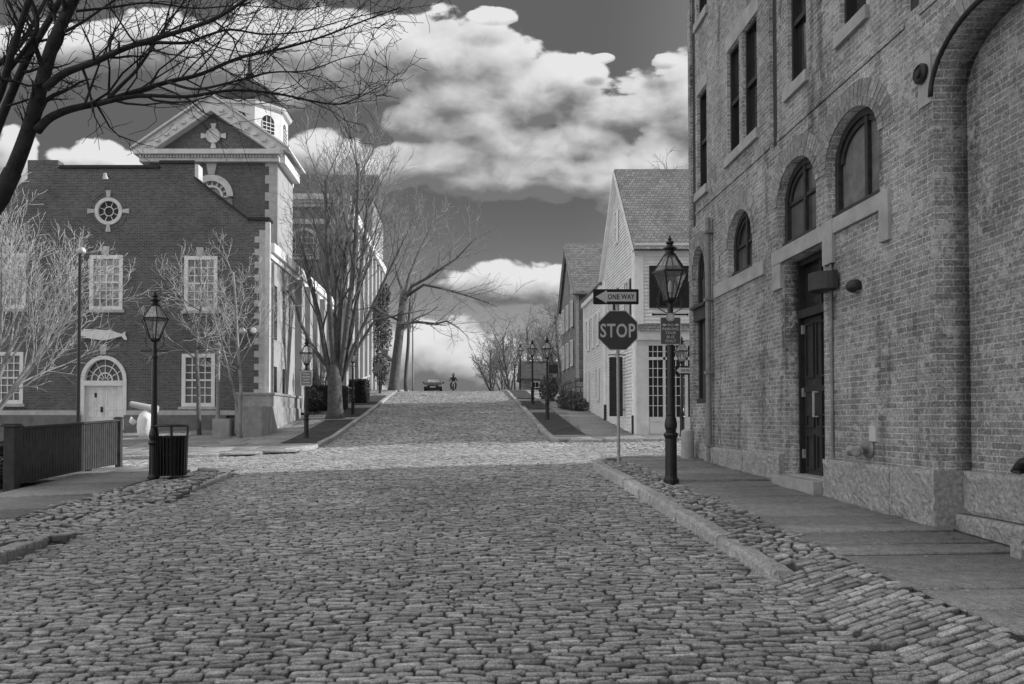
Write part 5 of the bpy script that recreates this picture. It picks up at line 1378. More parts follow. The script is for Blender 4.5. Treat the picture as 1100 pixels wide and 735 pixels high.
b = G(155, 470, .05)
k_ = b.y / F
w = thing('white_sculpture', 'white bulbous sculpture with a grey barrel on top before the museum', 'sculpture', b)
mb = MB(); mb.lathe([(.05 * k_, 0), (8 * k_, .5 * k_), (9.5 * k_, 5 * k_), (10.2 * k_, 12 * k_), (9.8 * k_, 19 * k_), (7.4 * k_, 25 * k_), (3.5 * k_, 28.5 * k_), (.1, 29 * k_)], 18, (b.x + .1, b.y, b.z))
mb.tube([(b.x - 9 * k_, b.y - .12, b.z + 15 * k_), (b.x - 11.5 * k_, b.y - .2, b.z + 18 * k_), (b.x - 12 * k_, b.y - .2, b.z + 22 * k_)], [.12, .12, .03], 8)
mb.build('body', M['white'], w, smooth=True)
mb = MB(); mb.tube([(b.x - 15 * k_, b.y, b.z + 36 * k_), (b.x - 13 * k_, b.y, b.z + 35.6 * k_), (b.x + 3 * k_, b.y, b.z + 32 * k_), (b.x + 14 * k_, b.y, b.z + 30 * k_)], [3 * k_, 3.2 * k_, 3.8 * k_, 4.2 * k_], 12)
mb.build('barrel', M['stone_trim'], w, smooth=False)

# granite retaining walls by the corner
rx = P(281, 465, 31.0).x
rw = thing('retaining_wall', 'stepped grey granite retaining wall on the corner beside the museum', 'wall', (rx, 31, g(rx, 31)))
zt0 = P(281, 436, 31).z
MB().box(rx - 1.0, rx, 31.0, 38.4, g(rx, 31) - .8, zt0).build('lower_wall', M['granite_smooth'], rw, bevel=.015)
zt1 = P(300, 424.5, 33.4).z
MB().box(rx - 1.7, rx - .06, 33.2, 38.4, g(rx, 31) - .8, zt1).box(rx - 1.75, rx + .0, 33.15, 38.45, zt1, zt1 + .1).build('upper_wall', M['granite_smooth'], rw, bevel=.012)
mb = MB()
for y in np.arange(32.2, 38.3, 1.35): mb.box(rx + .0, rx + .004, y, y + .018, g(rx, 34) - .5, zt0 - .01)
mb.build('joint', M['granite_dark'], rw)
b = P(258, 462, 31.6); b.z = g(b.x, b.y)
w = thing('iron_gate_post', 'pair of thin black iron posts at the left end of the granite wall', 'post', b)
mb = MB()
for dx in (-.1, .12): mb.tube([(b.x + dx, b.y, b.z - .1), (b.x + dx, b.y, b.z + .95)], .035, 8)
mb.build('posts', M['black'], w)
# railing with planter ledge
b = Vector((P(392, 425, 52).x, 52, 0)); b.z = g(b.x, b.y) + .1
w = thing('stair_railing', 'pale stair railing climbing beside the white wall on the left of the hill', 'railing', b)
mb = MB()
for k in range(9):
    y = 49 + k * 1.0; x = -6.9; z = g(x, y) + .1; mb.bar((x, y, z - .1), (x, y, z + 1.1), .06)
mb.bar((-6.9, 49, g(-6.9, 49) + 1.2), (-6.9, 57, g(-6.9, 57) + 1.2), .08); mb.bar((-6.9, 49, g(-6.9, 49) + .7), (-6.9, 57, g(-6.9, 57) + .7), .06)
mb.build('rail', M['white_old'], w)
w = thing('low_wall', 'short pale wall stub beside the hedge blocks on the left pavement', 'wall', (P(353, 430, 43).x, 46.5, g(-6.5, 46)))
MB().box(-7.2, -6.5, 46.2, 47.0, g(-7, 46) - .2, g(-7, 46) + 1.0).build('body', M['white_wall'], w); MB().box(-7.25, -6.45, 46.15, 47.05, g(-7, 46) + 1.003, g(-7, 46) + 1.1).build('coping', M['stone_trim'], w)

# ------------------------------------------------------------------ foliage masses
def leaves(mb, centers, n, size, r, squash=1.0):
    """leaf-sized faces through ellipsoid clumps"""
    for _ in range(n):
        (cx, cy, cz), (ax, ay, az) = centers[r.randrange(len(centers))]
        a = r.uniform(0, 6.283); c_ = r.uniform(-1, 1); s_ = math.sqrt(1 - c_ * c_); q = r.random() ** .4
        p = Vector((cx + ax * q * s_ * math.cos(a), cy + ay * q * s_ * math.sin(a), cz + az * q * c_))
        u = Vector((r.gauss(0, 1), r.gauss(0, 1), r.gauss(0, 1))).normalized(); v = u.orthogonal().normalized()
        v.rotate(Matrix.Rotation(r.uniform(0, 6.28), 3, u)); k = size * r.uniform(.6, 1.4)
        mb.add([p - u * k, p + v * k * .45, p + u * k, p - v * k * .45], [(0, 1, 2, 3)])
def shrub(name, label, cat, base, clumps, n, size, m, seed=1, stems=3, group=None):
    r = random.Random(seed); o = thing(name, label, cat, base, group)
    mb = MB(); leaves(mb, [((base[0] + a, base[1] + b_, base[2] + c_), d) for a, b_, c_, d in clumps], n, size, r)
    mb.build('foliage', M[m], o, recalc=False)
    mb = MB()
    for a, b_, c_, d in clumps[:stems + 2]: mb.tube([Vector(base) + Vector((0, 0, -.1)), Vector(base) + Vector((a * .6, b_ * .6, c_ * .6)), Vector(base) + Vector((a, b_, c_))], [.06, .04, .015], 5)
    mb.build('stem', M['bark'], o)
    return o
b = P(327, 425, 40.5); b.z = g(b.x, b.y) + .1
shrub('evergreen_shrub', 'dark dense rounded evergreen shrub behind the first left lamp', 'shrub', b, [(0, 0, 1.0, (.9, .7, .9)), (-.15, 0, 1.7, (.6, .6, .75)), (.45, 0, .7, (.7, .6, .7)), (-.5, 0, .6, (.6, .5, .6))], 5200, .055, 'leaf', 3)
for i, (px, y, w_, h_, lab) in enumerate([(352, 42.5, .95, 1.25, 'square clipped dark hedge block left of the forked street tree'), (386, 47, .5, 1.3, 'square clipped dark hedge block right of the forked street tree')]):
    x = P(px, 430, y).x; z = g(x, y) + .1; r = random.Random(i); o = thing('hedge', lab, 'hedge', (x, y, z)); mb = MB()
    for _ in range(3800):
        p = Vector((x + r.uniform(-w_, w_), y + r.uniform(-.8, .8), z + r.uniform(0, h_)));
        k = r.randrange(3)
        if k == 0: p.y = y - .8 + r.gauss(0, .03)
        elif k == 1: p.z = z + h_ + r.gauss(0, .03)
        else: p.x = x + w_ * r.choice((-1, 1)) + r.gauss(0, .03)
        u = Vector((r.gauss(0, 1), r.gauss(0, 1), r.gauss(0, 1))).normalized(); v = u.orthogonal().normalized(); s_ = .06
        mb.add([p - u * s_, p + v * s_ * .5, p + u * s_, p - v * s_ * .5], [(0, 1, 2, 3)])
    mb.build('foliage', M['leaf'], o, recalc=False); MB().box(x - w_ + .06, x + w_ - .06, y - .72, y + .72, z - .1, z + h_ - .06).build('core', M['leaf'], o)
b = Vector((-8.6, 14.2, g(-8.6, 14.2)))
shrub('evergreen_shrub', 'dark leafy shrub behind the end post of the picket fence', 'shrub', b, [(0, 0, .45, (.5, .6, .5)), (-.3, .3, .6, (.5, .5, .4)), (.2, -.3, .3, (.4, .4, .3))], 2600, .05, 'leaf', 5)
b = Vector((5.3, 39.4, g(5.3, 39.4) + .1))
shrub('dry_shrub', 'low dry shrub at the foot of the rubble foundation, nearest the kerb', 'shrub', b, [(0, 0, .5, (.5, .8, .5)), (-.3, .6, .5, (.4, .7, .5)), (.2, -.6, .3, (.5, .6, .35))], 2400, .07, 'leaf_dull', 7)
b = Vector((4.9, 46, g(4.9, 46) + .1))
shrub('dry_shrub', 'taller dry shrub farther up the right pavement beside the shingled house', 'shrub', b, [(0, 0, .8, (.5, 1.2, .8)), (-.1, 1.4, .8, (.4, 1.0, .8))], 2400, .08, 'leaf_dull', 8)
b = Vector((-6.6, 62, g(-6.6, 62)))
shrub('ivy_tree', 'mid grey leafy tree column between the last lamp and the leaning trunk', 'tree', b, [(0, 0, 2.0, (.7, .8, 1.6)), (.1, 0, 4.4, (.8, .8, 1.7)), (-.1, 0, 6.4, (.7, .8, 1.3)), (.2, 0, 7.6, (.5, .5, 1.0))], 5200, .11, 'leaf_dull', 9)

# ------------------------------------------------------------------ bare trees
class TP:
    def __init__(s, **k):
        s.kids = [6, 6, 5, 4]; s.ang = [38, 40, 42, 45]; s.ratio = [.62, .6, .55, .5]; s.up = [.02, .10, .10, .06]; s.wob = [.05, .10, .14, .18]; s.t0 = [.35, .2, .15, .15]; s.max = 3; s.rmin = .004; s.rk = .55; s.split = 1
        s.sides = [10, 7, 4, 3, 3]; s.steps = [9, 8, 6, 4, 3]
        s.__dict__.update(k)
def grow(T, Cw, p, d, L, r0, lvl, Pm, r):
    n = Pm.steps[min(lvl, 4)]; pts = [Vector(p)]; rad = [r0]; d = Vector(d).normalized(); p = Vector(p)
    r1 = max(Pm.rmin, r0 * (.45 if lvl == 0 else .2))
    for i in range(n):
        wv = Pm.wob[min(lvl, 3)]
        d = (d + Vector((r.gauss(0, wv), r.gauss(0, wv), r.gauss(0, wv) + Pm.up[min(lvl, 3)]))).normalized()
        p = p + d * (L / n); pts.append(p.copy()); rad.append(r0 + (r1 - r0) * (i + 1) / n)
    (T if lvl <= Pm.split else Cw).tube(pts, rad, Pm.sides[min(lvl, 4)], cap=lvl < 2)
    spawn(T, Cw, pts, rad, L, lvl, Pm, r)
def spawn(T, Cw, pts, rad, L, lvl, Pm, r, kids=None):
    if lvl >= Pm.max: return
    n = len(pts) - 1; nk = kids if kids is not None else Pm.kids[min(lvl, 3)]
    az0 = r.uniform(0, 6.28)
    for k in range(nk):
        t = Pm.t0[min(lvl, 3)] + (1 - Pm.t0[min(lvl, 3)]) * (k + r.random()) / nk
        i = min(n - 1, int(t * n)); f = t * n - i; q = pts[i].lerp(pts[i + 1], f); rr_ = rad[i] + (rad[i + 1] - rad[i]) * f
        dd = (pts[i + 1] - pts[i]).normalized(); a = R(Pm.ang[min(lvl, 3)] * r.uniform(.65, 1.3))
        o = dd.orthogonal().normalized(); o.rotate(Matrix.Rotation(az0 + k * 2.4 + r.gauss(0, .4), 3, dd))
        nd_ = dd * math.cos(a) + o * math.sin(a)
        grow(T, Cw, q, nd_, L * Pm.ratio[min(lvl, 3)] * (1.15 - .55 * t) * r.uniform(.7, 1.2), max(Pm.rmin, rr_ * Pm.rk * r.uniform(.8, 1.1)), lvl + 1, Pm, r)
def tree(label, base, stems, Pm, seed, mt='bark', mc='twig_mid', name='bare_tree', cat='tree', group=None):
    """stems: list of (direction, length, radius, start offset)"""
    r = random.Random(seed); o = thing(name, label, cat, base, group); T, Cw = MB(), MB()
    for d, L, rad, off in stems: grow(T, Cw, Vector(base) + Vector(off), d, L, rad, 0, Pm, r)
    T.build('trunk', M[mt], o, smooth=True, recalc=False); Cw.build('crown', M[mc], o, recalc=False)
    return o
# big tree overhead on the left
TD = 8.2
r = random.Random(21)
tb = P(-150, 560, TD); tb.z = g(tb.x, tb.y)
ov = thing('overhanging_tree', 'large dark bare tree reaching in from the left edge over the street', 'tree', tb)
T, Cw = MB(), MB()
def limb(pts, r0, r1, lvl, Pm, kids, dd=0.0):
    p3 = [P(x, y, TD + dd * i / (len(pts) - 1) + r.gauss(0, .04)) for i, (x, y) in enumerate(pts)]
    # subdivide for smoothness
    q, n = [], len(p3)
    for i in range(n - 1):
        a, b_, c_, d_ = p3[max(0, i - 1)], p3[i], p3[i + 1], p3[min(n - 1, i + 2)]
        for k in range(4):
            t = k / 4; q.append(.5 * ((2 * b_) + (c_ - a) * t + (2 * a - 5 * b_ + 4 * c_ - d_) * t * t + (3 * b_ - a - 3 * c_ + d_) * t ** 3))
    q.append(p3[-1])
    rad = [r0 + (r1 - r0) * (i / (len(q) - 1)) ** .8 for i in range(len(q))]
    T.tube(q, rad, 10 if r0 > .03 else 6)
    L = sum((q[i + 1] - q[i]).length for i in range(len(q) - 1))
    spawn(T, Cw, q, rad, L, lvl, Pm, r, kids)
Po = TP(max=3, kids=[9, 7, 6, 4], ratio=[.30, .32, .5, .5], ang=[42, 45, 48, 52], up=[.02, .07, .07, .03], wob=[.05, .15, .22, .26], t0=[.2, .25, .2, .2], rmin=.0030, rk=.48, split=1)
T.tube([tb + Vector((0, 0, -.2)), tb + Vector((.05, 0, .5)), P(-120, 400, TD), P(-60, 290, TD), P(0, 212, TD), P(14, 184, TD)], [.24, .19, .16, .125, .095, .088], 14)
limb([(0, 212), (14, 184), (30, 142), (43, 96), (56, 50), (70, 18), (92, -30), (110, -90)], .088, .05, 0, Po, 10, .3)
limb([(40, 140), (52, 128), (68, 120), (86, 115), (111, 110), (134, 102), (181, 88), (215, 80), (258, 62), (300, 53), (345, 40), (392, 22), (430, 8)], .05, .006, 1, Po, 34, 1.2)
limb([(105, 112), (150, 103), (200, 104), (250, 97), (298, 101), (337, 109), (365, 112), (385, 105), (412, 91)], .024, .004, 1, Po, 20, .6)
limb([(50, 94), (64, 82), (78, 75), (103, 66), (134, 52), (168, 41), (202, 31), (233, 19), (262, 1), (300, -25)], .045, .012, 1, Po, 24, -.5)
limb([(118, 104), (132, 90), (147, 75), (165, 49), (178, 28), (199, 0), (215, -25)], .022, .009, 1, Po, 12, .4)
limb([(140, 50), (165, 46), (202, 46), (220, 39), (248, 32), (285, 37), (330, 33), (375, 20), (415, 12)], .022, .004, 1, Po, 22, .9)
limb([(180, 88), (210, 96), (250, 88), (290, 78), (330, 76), (370, 62), (395, 58)], .016, .003, 1, Po, 16, -.4)
limb([(-8, 150), (8, 111), (31, 59), (52, 23), (70, -10)], .05, .03, 1, Po, 12, .5)
limb([(-12, 125), (2, 95), (14, 52), (33, -5)], .045, .03, 1, Po, 10, -.5)
limb([(-12, 75), (8, 62), (26, 42), (52, -6)], .035, .02, 1, Po, 10, .9)
limb([(70, 34), (90, 23), (116, 5), (140, -10)], .018, .008, 1, Po, 9, .5)
limb([(82, 12), (120, 8), (160, 3), (210, 9), (260, 6), (320, 10), (370, 2)], .016, .003, 1, Po, 20, 1.2)
limb([(-10, 100), (10, 75), (40, 30), (30, -8)], .03, .02, 1, Po, 8, -.2)
limb([(5, 115), (28, 108), (36, 104), (40, 98)], .012, .008, 1, Po, 5, .1)
limb([(8, 0), (20, 25), (34, 50), (48, 75)], .02, .006, 1, Po, 8, .2)
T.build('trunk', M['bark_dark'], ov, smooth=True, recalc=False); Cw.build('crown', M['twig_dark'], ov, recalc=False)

# sunlit trees by the museum
b = P(-32, 460, 27.5); b.z = g(b.x, b.y)
PL = TP(kids=[8, 7, 6, 4], ratio=[.62, .5, .5, .5], ang=[24, 32, 36, 40], up=[.0, .05, .05, .03], wob=[.04, .08, .1, .14], max=3, rmin=.008, rk=.5, split=0)
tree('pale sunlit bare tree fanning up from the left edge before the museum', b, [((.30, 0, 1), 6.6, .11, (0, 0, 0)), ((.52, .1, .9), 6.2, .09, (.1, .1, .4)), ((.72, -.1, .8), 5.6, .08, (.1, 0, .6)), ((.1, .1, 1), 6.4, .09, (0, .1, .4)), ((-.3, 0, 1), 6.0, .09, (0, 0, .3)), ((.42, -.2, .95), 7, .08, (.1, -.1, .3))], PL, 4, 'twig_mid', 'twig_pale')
b = G(214, 468, .1)
PS = TP(kids=[8, 7, 6, 4], ratio=[.55, .52, .5, .5], ang=[48, 42, 45, 45], up=[.02, .06, .05, .03], wob=[.04, .11, .15, .2], t0=[.36, .15, .15, .15], max=3, rmin=.006, rk=.5)
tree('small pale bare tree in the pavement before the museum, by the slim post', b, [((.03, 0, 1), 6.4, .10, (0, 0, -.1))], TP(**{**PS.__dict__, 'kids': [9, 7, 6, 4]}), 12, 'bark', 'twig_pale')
b = P(257, 460, 30.4); b.z = g(b.x, b.y)
tree('slender bare tree beside the museum corner quoins', b, [((.03, 0, 1), 6.6, .085, (0, 0, -.1)), ((-.1, .1, 1), 6.0, .05, (.1, .1, -.1))], PS, 15, 'twig_mid', 'twig_pale')
# the forked street tree
b = G(360, 449, .14)
PB = TP(kids=[9, 8, 7, 5], ratio=[.50, .48, .5, .5], ang=[26, 32, 36, 42], up=[.03, .10, .08, .04], wob=[.035, .08, .11, .15], t0=[.3, .2, .15, .15], max=3, rmin=.0075, rk=.44, split=1)
k_ = b.y / F
ft = thing('forked_street_tree', 'large bare street tree with many upright limbs in the left pavement', 'tree', b)
T, Cw = MB(), MB(); r = random.Random(33)
T.tube([b + Vector((0, 0, -.1)), b + Vector((0, 0, .1)), b + Vector((0, 0, .5)), b + Vector((-.02, 0, 1.3)), b + Vector((0, 0, 1.9)), b + Vector((0, 0, 2.5)), b + Vector((.02, 0, 2.9))], [.52, .44, .37, .34, .34, .28, .05], 14)
for dx, sx_, L, rad, sy_ in [(-.2, -.32, 7.6, .16, .1), (-.05, -.16, 9.2, .17, -.2), (.08, .02, 10.6, .17, .2), (.2, .20, 10.4, .17, -.1), (.28, .40, 9.6, .15, .2), (.3, .62, 8.0, .11, -.1), (0, .1, 9.6, .14, .4), (-.1, -.05, 9.8, .13, .3)]:
    grow(T, Cw, b + Vector((dx * .75, 0, 1.55 + .3 * r.random())), (sx_ * .8, sy_, 1.15), L, rad * .9, 0, PB, r)
p = [P(360, 399, b.y), P(348, 390, b.y), P(334, 370, b.y - .5), P(322, 345, b.y - .8), P(318, 328, b.y - .8), P(308, 312, b.y - .8)]
rad = [.11, .10, .09, .07, .05, .03]; T.tube(p, rad, 8); spawn(T, Cw, p, rad, 4.5, 1, PB, r, 8)
p = [P(368, 395, b.y), P(385, 372, b.y), P(402, 345, b.y + .3), P(430, 338, b.y + .4), P(462, 332, b.y + .5)]
rad = [.10, .085, .06, .04, .015]; T.tube(p, rad, 8); spawn(T, Cw, p, rad, 4.5, 1, PB, r, 9)
T.build('trunk', M['bark'], ft, smooth=True, recalc=False); Cw.build('crown', M['twig_mid'], ft, recalc=False)
# the leaning tree near the crest
ly = 58.0; b = P(423, 421, ly); b.z = g(b.x, ly) + .1
lt = thing('leaning_tree', 'thick leaning bare tree with long branches over the street near the hilltop', 'tree', b)
T, Cw = MB(), MB(); r = random.Random(44)
PLn = TP(kids=[9, 10, 8, 5], ratio=[.5, .50, .5, .5], ang=[35, 38, 42, 45], up=[.03, .05, .05, .03], wob=[.06, .10, .13, .16], t0=[.25, .2, .2, .2], max=3, rmin=.009, rk=.48, split=1)
def limb2(pts, rads, y0, y1, lvl, kids, Pm):
    p3 = [P(x, yy, y0 + (y1 - y0) * i / (len(pts) - 1)) for i, (x, yy) in enumerate(pts)]
    rads = [q * (.62 if y1 != y0 else 1) for q in rads]; T.tube(p3, rads, 9); L = sum((p3[i + 1] - p3[i]).length for i in range(len(p3) - 1)); spawn(T, Cw, p3, rads, L, lvl, Pm, r, kids)
k_ = ly / F
limb2([(422, 424), (423, 415), (426, 385), (430, 350), (433, 325), (434, 314)], [7.5 * k_, 5.8 * k_, 5 * k_, 4.6 * k_, 4.4 * k_, 4 * k_], ly, ly, 1, 3, PLn)
limb2([(432, 330), (442, 308), (460, 298), (478, 286), (490, 278), (505, 262), (512, 255)], [3.4 * k_, 3 * k_, 2.4 * k_, 2 * k_, 1.4 * k_, .8 * k_, .4 * k_], ly, ly - 2, 1, 14, PLn)
limb2([(437, 318), (455, 306), (475, 310), (496, 316), (515, 322), (535, 330)], [3 * k_, 2.4 * k_, 2 * k_, 1.5 * k_, 1 * k_, .4 * k_], ly, ly - 3, 1, 14, PLn)
limb2([(431, 348), (448, 346), (468, 348), (480, 345), (492, 352), (503, 362)], [3 * k_, 2.4 * k_, 2 * k_, 1.5 * k_, .9 * k_, .3 * k_], ly, ly - 2, 1, 12, PLn)
limb2([(434, 316), (428, 300), (424, 280), (420, 255), (415, 232)], [3 * k_, 2.4 * k_, 1.8 * k_, 1.2 * k_, .5 * k_], ly, ly + 1, 1, 12, PLn)
limb2([(434, 316), (440, 295), (450, 270), (462, 245), (470, 232)], [3 * k_, 2.2 * k_, 1.6 * k_, 1 * k_, .4 * k_], ly, ly + 2, 1, 14, PLn)
limb2([(430, 345), (415, 338), (400, 330), (385, 333)], [2.4 * k_, 1.8 * k_, 1.2 * k_, .5 * k_], ly, ly - 1, 1, 9, PLn)
T.build('trunk', M['bark'], lt, smooth=True, recalc=False); Cw.build('crown', M['twig_mid'], lt, recalc=False)
b = P(436, 421, 64); b.z = g(b.x, b.y)
tree('thin dark bare tree close behind the leaning tree', b, [((-.03, 0, 1), 9.0, .17, (0, 0, -.1))], TP(kids=[8, 5, 4, 3], ratio=[.35, .45, .5, .5], max=2, rmin=.014, t0=[.4, .2, .2, .2]), 51, 'bark', 'twig_mid')
b = P(443.5, 421, 66); b.z = g(b.x, b.y)
tree('very slim pale young tree standing right of the leaning tree', b, [((0, 0, 1), 11.5, .075, (0, 0, -.1))], TP(kids=[7, 4, 3, 3], ratio=[.22, .45, .5, .5], max=2, rmin=.012, t0=[.4, .2, .2, .2], wob=[.015, .1, .1, .1]), 52, 'twig_mid', 'twig_mid')
PF = TP(kids=[9, 7, 6, 4], ratio=[.6, .52, .5, .5], ang=[36, 38, 42, 45], up=[.03, .06, .05, .03], wob=[.04, .09, .13, .16], t0=[.12, .15, .15, .15], max=3, rmin=.013, rk=.5)
for px, d_, L, lab, sd_ in [(548, 74, 5.4, 'bare spreading tree at the crest left of the hill lamps', 61), (528, 80, 4.6, 'low bare bushy tree at the crest, leftmost of the right hand trees', 62), (572, 78, 6.6, 'tall bare tree behind the low dark house', 63), (606, 60, 6.2, 'bare tree against the shingled house above the hill lamps', 64), (590, 84, 7.4, 'faint far bare tree beyond the low dark house', 65), (540, 88, 6.0, 'faint far bare tree over the crest beside the kerb', 66)]:
    b = P(px, 421, d_); b.z = g(b.x, b.y) - .1
    tree(lab, b, [((-.1, 0, 1), L, .13, (0, 0, 0)), ((.12, .1, 1), L * .9, .1, (.1, 0, 0)), ((-.35, 0, .9), L * .75, .09, (0, 0, 0))], PF, sd_, 'bark', 'twig_mid', group='bare trees along the hilltop')
b = Vector((10.6, 42.5, 0)); b.z = g(b.x, b.y)
b = Vector((12.6, 38, g(12.6, 38)))
tree('bare tree rising behind the shingled roof of the clapboard house', b, [((-.12, 0, 1), 9.5, .24, (0, 0, 0)), ((-.34, -.05, 1), 9.5, .17, (0, 0, .5))], TP(kids=[9, 8, 6, 4], ratio=[.5, .5, .5, .5], ang=[32, 34, 38, 42], up=[.02, .08, .06, .03], max=3, rmin=.009, t0=[.35, .15, .15, .15]), 71, 'bark', 'twig_mid')
b = P(345, 440, 43.5); b.z = g(b.x, b.y)
tree('pale bare shrub behind the evergreen shrub, left of the forked tree', b, [((-.3, 0, 1), 2.9, .05, (0, 0, 0)), ((.1, .1, 1), 3.2, .05, (0, 0, 0)), ((.4, 0, 1), 2.7, .05, (0, 0, 0)), ((0, -.2, 1), 3, .05, (0, 0, 0))], TP(kids=[8, 7, 5, 4], ratio=[.55, .5, .5, .5], max=3, rmin=.008, t0=[.15, .15, .15, .15]), 81, 'twig_mid', 'twig_pale', name='bare_shrub', cat='shrub')

# ------------------------------------------------------------------ car and rider at the crest
cy_ = 74.0; cp = P(465, 421, cy_); cz = g(cp.x, cy_)
cz = max(cz, P(465, 422.5, cy_).z - .02)
car = thing('parked_car', 'dark car seen end on at the top of the hill', 'car', (cp.x, cy_, g(cp.x, cy_)))
cz = g(cp.x, cy_); cx_ = cp.x; W_ = .86
prof_ = [(0, .32), (0, .72), (.12, .86), (1.0, .93), (1.3, .95), (3.2, .97), (4.2, .92), (4.4, .8), (4.4, .32)]
mb = MB(); n = len(prof_)
for k, w_ in ((0, W_), (1, W_)): pass
vs = []
for s_, q in ((-1, .94), (-1, 1.0), (1, 1.0), (1, .94)): vs += [(cx_ + s_ * W_ * (1.0 if z < .75 else .97) * (q if True else 1), cy_ + y, cz + (z if q == 1 else .34 + (z - .34) * 1.0)) for y, z in prof_]
vs = [(cx_ - W_ * (1 if z < .8 else .95), cy_ + y, cz + z) for y, z in prof_] + [(cx_ + W_ * (1 if z < .8 else .95), cy_ + y, cz + z) for y, z in prof_]
mb.add(vs, [tuple(range(n)), tuple(range(n, 2 * n))] + [(i, (i + 1) % n, n + (i + 1) % n, n + i) for i in range(n)])
mb.build('body', M['car'], car, bevel=.06)
mb = MB(); mb.hexa([(cx_ - .76, cy_ + 1.0, cz + .93), (cx_ + .76, cy_ + 1.0, cz + .93), (cx_ + .76, cy_ + 3.7, cz + .95), (cx_ - .76, cy_ + 3.7, cz + .95), (cx_ - .58, cy_ + 1.7, cz + 1.42), (cx_ + .58, cy_ + 1.7, cz + 1.42), (cx_ + .58, cy_ + 3.1, cz + 1.42), (cx_ - .58, cy_ + 3.1, cz + 1.42)])
cb = mb.build('cabin', M['car'], car, bevel=.03)
MB().hexa([(cx_ - .66, cy_ + 1.08, cz + .98), (cx_ + .66, cy_ + 1.08, cz + .98), (cx_ + .66, cy_ + 1.12, cz + .985), (cx_ - .66, cy_ + 1.12, cz + .985), (cx_ - .53, cy_ + 1.6, cz + 1.37), (cx_ + .53, cy_ + 1.6, cz + 1.37), (cx_ + .53, cy_ + 1.66, cz + 1.37), (cx_ - .53, cy_ + 1.66, cz + 1.37)]).build('windscreen', M['glass_pale'], cb)
for s_ in (-1, 1):
    MB().box(cx_ + s_ * .68 - .15, cx_ + s_ * .68 + .15, cy_ - .02, cy_ + .03, cz + .62, cz + .76).build('headlight', M['sign_white'], car)
    for y in (.8, 3.5):
        mb = MB(); horiz_lathe(mb, (cx_ + s_ * .66, cy_ + y, cz + .32), (s_, 0, 0), [(.2, 0), (.32, .02), (.32, .18), (.2, .2)], 16); wh_ = mb.build('wheel', M['tyre'], car)
        mb = MB(); horiz_lathe(mb, (cx_ + s_ * .86, cy_ + y, cz + .32), (s_, 0, 0), [(.19, -.02), (.19, .0), (.05, .02)], 12); mb.build('rim', M['steel'], wh_)
    mb = MB(); mb.box(cx_ + s_ * .93 - .1, cx_ + s_ * .93 + .1, cy_ + 1.3, cy_ + 1.4, cz + .95, cz + 1.08); mb.bar((cx_ + s_ * .93, cy_ + 1.35, cz + .97), (cx_ + s_ * .75, cy_ + 1.4, cz + .94), .04); mb.build('wing_mirror', M['car'], car)
MB().box(cx_ - .8, cx_ + .8, cy_ - .08, cy_ - .003, cz + .36, cz + .54).build('bumper', M['dark'], car, bevel=.02)
MB().box(cx_ - .26, cx_ + .26, cy_ - .1, cy_ - .083, cz + .5, cz + .64).build('number_plate', M['sign_white'], car)

# rider on a motorcycle, coming over the crest
mx_ = P(487, 421, 73).x; my = 73.0; mz = g(mx_, my)
mo = thing('motorcycle', 'dark motorcycle at the hilltop right of the car', 'motorcycle', (mx_, my, mz))
for y in (-.7, .7):
    mb = MB(); horiz_lathe(mb, (mx_ - .06, my + y, mz + .31), (1, 0, 0), [(.2, 0), (.3, .02), (.31, .06), (.3, .1), (.2, .12)], 18); mb.build('wheel', M['tyre'], mo)
mb = MB(); mb.tube([(mx_, my - .3, mz + .72), (mx_, my + .0, mz + .82), (mx_, my + .25, mz + .76), (mx_, my + .75, mz + .8)], [.1, .17, .14, .1], 10); mb.box(mx_ - .16, mx_ + .16, my - .25, my + .3, mz + .3, mz + .66); mb.build('body', M['car'], mo, smooth=False)
mb = MB(); 
for s_ in (-.09, .09): mb.tube([(mx_ + s_, my - .7, mz + .31), (mx_ + s_, my - .45, mz + .98)], .028, 6)
mb.tube([(mx_ - .36, my - .28, mz + 1.0), (mx_, my - .45, mz + 1.02), (mx_ + .36, my - .28, mz + 1.0)], .018, 6); mb.build('handlebar', M['steel'], mo)
mb = MB(); horiz_lathe(mb, (mx_, my - .58, mz + .88), (0, -1, 0), [(.05, -.08), (.1, 0), (.1, .03), (.02, .04)], 12); mb.build('headlight', M['sign_white'], mo)
pe = thing('person', 'person in dark clothes riding the motorcycle at the hilltop', 'person', (mx_, my, mz))
def skin_body(joints, edges, name, m, parent):
    me = bpy.data.meshes.new(name); off = rootpos(parent)
    me.from_pydata([tuple(Vector(j[:3]) - off) for j in joints], edges, [])
    o = bpy.data.objects.new(name, me); C.objects.link(o)
    md = o.modifiers.new('skin', 'SKIN'); md.use_smooth_shade = True
    for i, j in enumerate(joints):
        v = me.skin_vertices[0].data[i]; v.radius = (j[3], j[3]); v.use_root = (i == 0)
    s_ = o.modifiers.new('sub', 'SUBSURF'); s_.levels = s_.render_levels = 1
    dg = bpy.context.evaluated_depsgraph_get(); dg.update()
    m2 = bpy.data.meshes.new_from_object(o.evaluated_get(dg)); bpy.data.objects.remove(o)
    m2.name = name; m2.materials.clear()
    o2 = finish(m2, name, m, parent, smooth=True, recalc=False, uv=False); return o2
B = lambda x, y, z, r_: (mx_ + x, my + y, mz + z, r_)
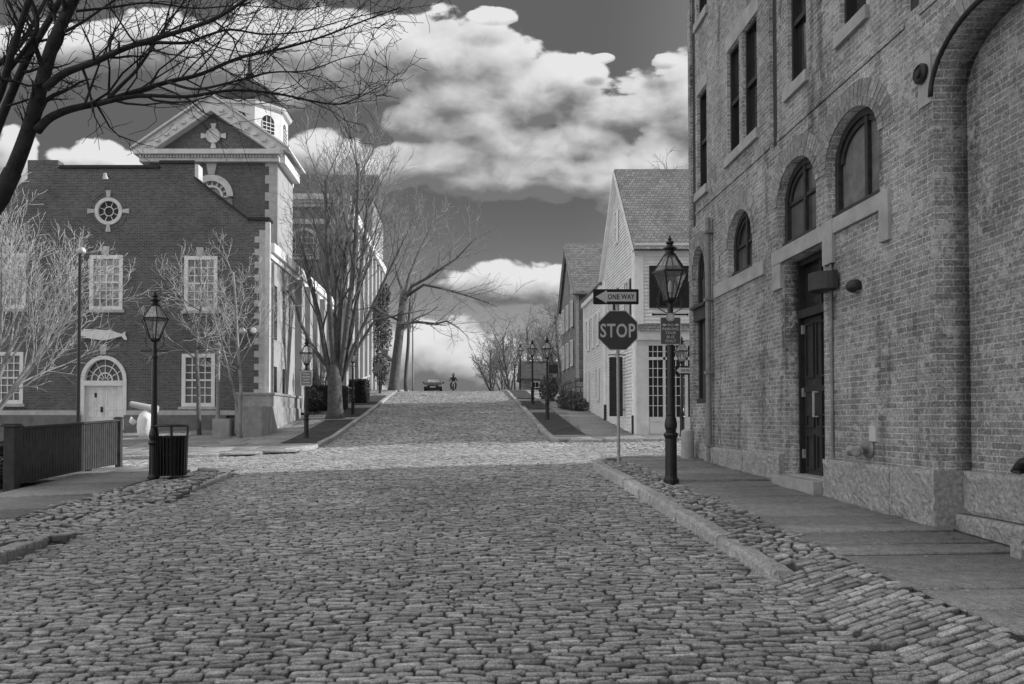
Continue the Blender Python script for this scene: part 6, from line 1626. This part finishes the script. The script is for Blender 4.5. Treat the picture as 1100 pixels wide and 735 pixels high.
J = [B(0, .35, .92, .16), B(0, .28, 1.12, .16), B(0, .18, 1.34, .18), B(0, .14, 1.46, .08), B(0, .1, 1.56, .09),
     B(-.2, .16, 1.38, .075), B(-.32, -.02, 1.18, .055), B(-.34, -.26, 1.05, .045), B(.2, .16, 1.38, .075), B(.32, -.02, 1.18, .055), B(.34, -.26, 1.05, .045),
     B(-.14, .3, .9, .11), B(-.25, -.1, .8, .085), B(-.22, .12, .42, .06), B(-.22, .0, .32, .05), B(.14, .3, .9, .11), B(.25, -.1, .8, .085), B(.22, .12, .42, .06), B(.22, .0, .32, .05)]
E = [(0, 1), (1, 2), (2, 3), (3, 4), (2, 5), (5, 6), (6, 7), (2, 8), (8, 9), (9, 10), (0, 11), (11, 12), (12, 13), (13, 14), (0, 15), (15, 16), (16, 17), (17, 18)]
skin_body(J, E, 'body', M['cloth'], pe)
MB().lathe([(.01, -.13), (.09, -.11), (.125, -.02), (.125, .06), (.09, .13), (.01, .15)], 14, (mx_, my + .08, mz + 1.66)).build('helmet', M['dark'], pe, smooth=True)
MB().box(mx_ - .09, mx_ + .09, my - .055, my - .03, mz + 1.6, mz + 1.71).build('face', M['skin'], pe, bevel=.03)

# ------------------------------------------------------------------ grit and leaf litter gathered at the edges
def litter(name, label, spots, n, size, m, seed):
    r = random.Random(seed); mb = MB()
    for _ in range(n):
        x0, x1, y0, y1, off = spots[r.randrange(len(spots))]
        x = r.uniform(x0, x1); y = r.uniform(y0, y1); z = g(x, y) + off + r.uniform(.002, .012)
        a = r.uniform(0, 6.28); k = size * r.uniform(.4, 1.5); t = r.gauss(0, .5)
        c_, s_ = math.cos(a), math.sin(a)
        mb.add([(x - c_ * k, y - s_ * k, z), (x - s_ * k * .5, y + c_ * k * .5, z + abs(t) * k * .4), (x + c_ * k, y + s_ * k, z + .004), (x + s_ * k * .5, y - c_ * k * .5, z)], [(0, 1, 2, 3)])
    o = mb.build(name, M[m], recalc=False); tag(o, label, None, None, 'stuff')
litter('leaf_litter', 'dry leaf litter and grit gathered along the base of the brick wall', [(4.50, 4.68, 6.5, 16, PH), (4.3, 4.66, 7.0, 9.5, PH), (4.55, 4.68, 12, 16.2, PH)], 420, .016, 'leaf_dull', 1)
litter('leaf_litter', 'fine grit and leaf scraps lying in the street gutters and by the picket fence', [(XR - .12, XR - .01, 6.5, 16, 0), (-7.62, -7.3, 13.4, 17.4, .12), (-7.62, -7.0, 13.4, 15.5, .12), (XR + .2, XR + .5, 8, 15, PH)], 900, .016, 'leaf_dull', 2)
litter('leaf_litter', 'scattered small pale scraps and twigs on the flagstone pavement', [(3.2, 4.7, 5, 15.5, PH)], 130, .018, 'twig_pale', 3)
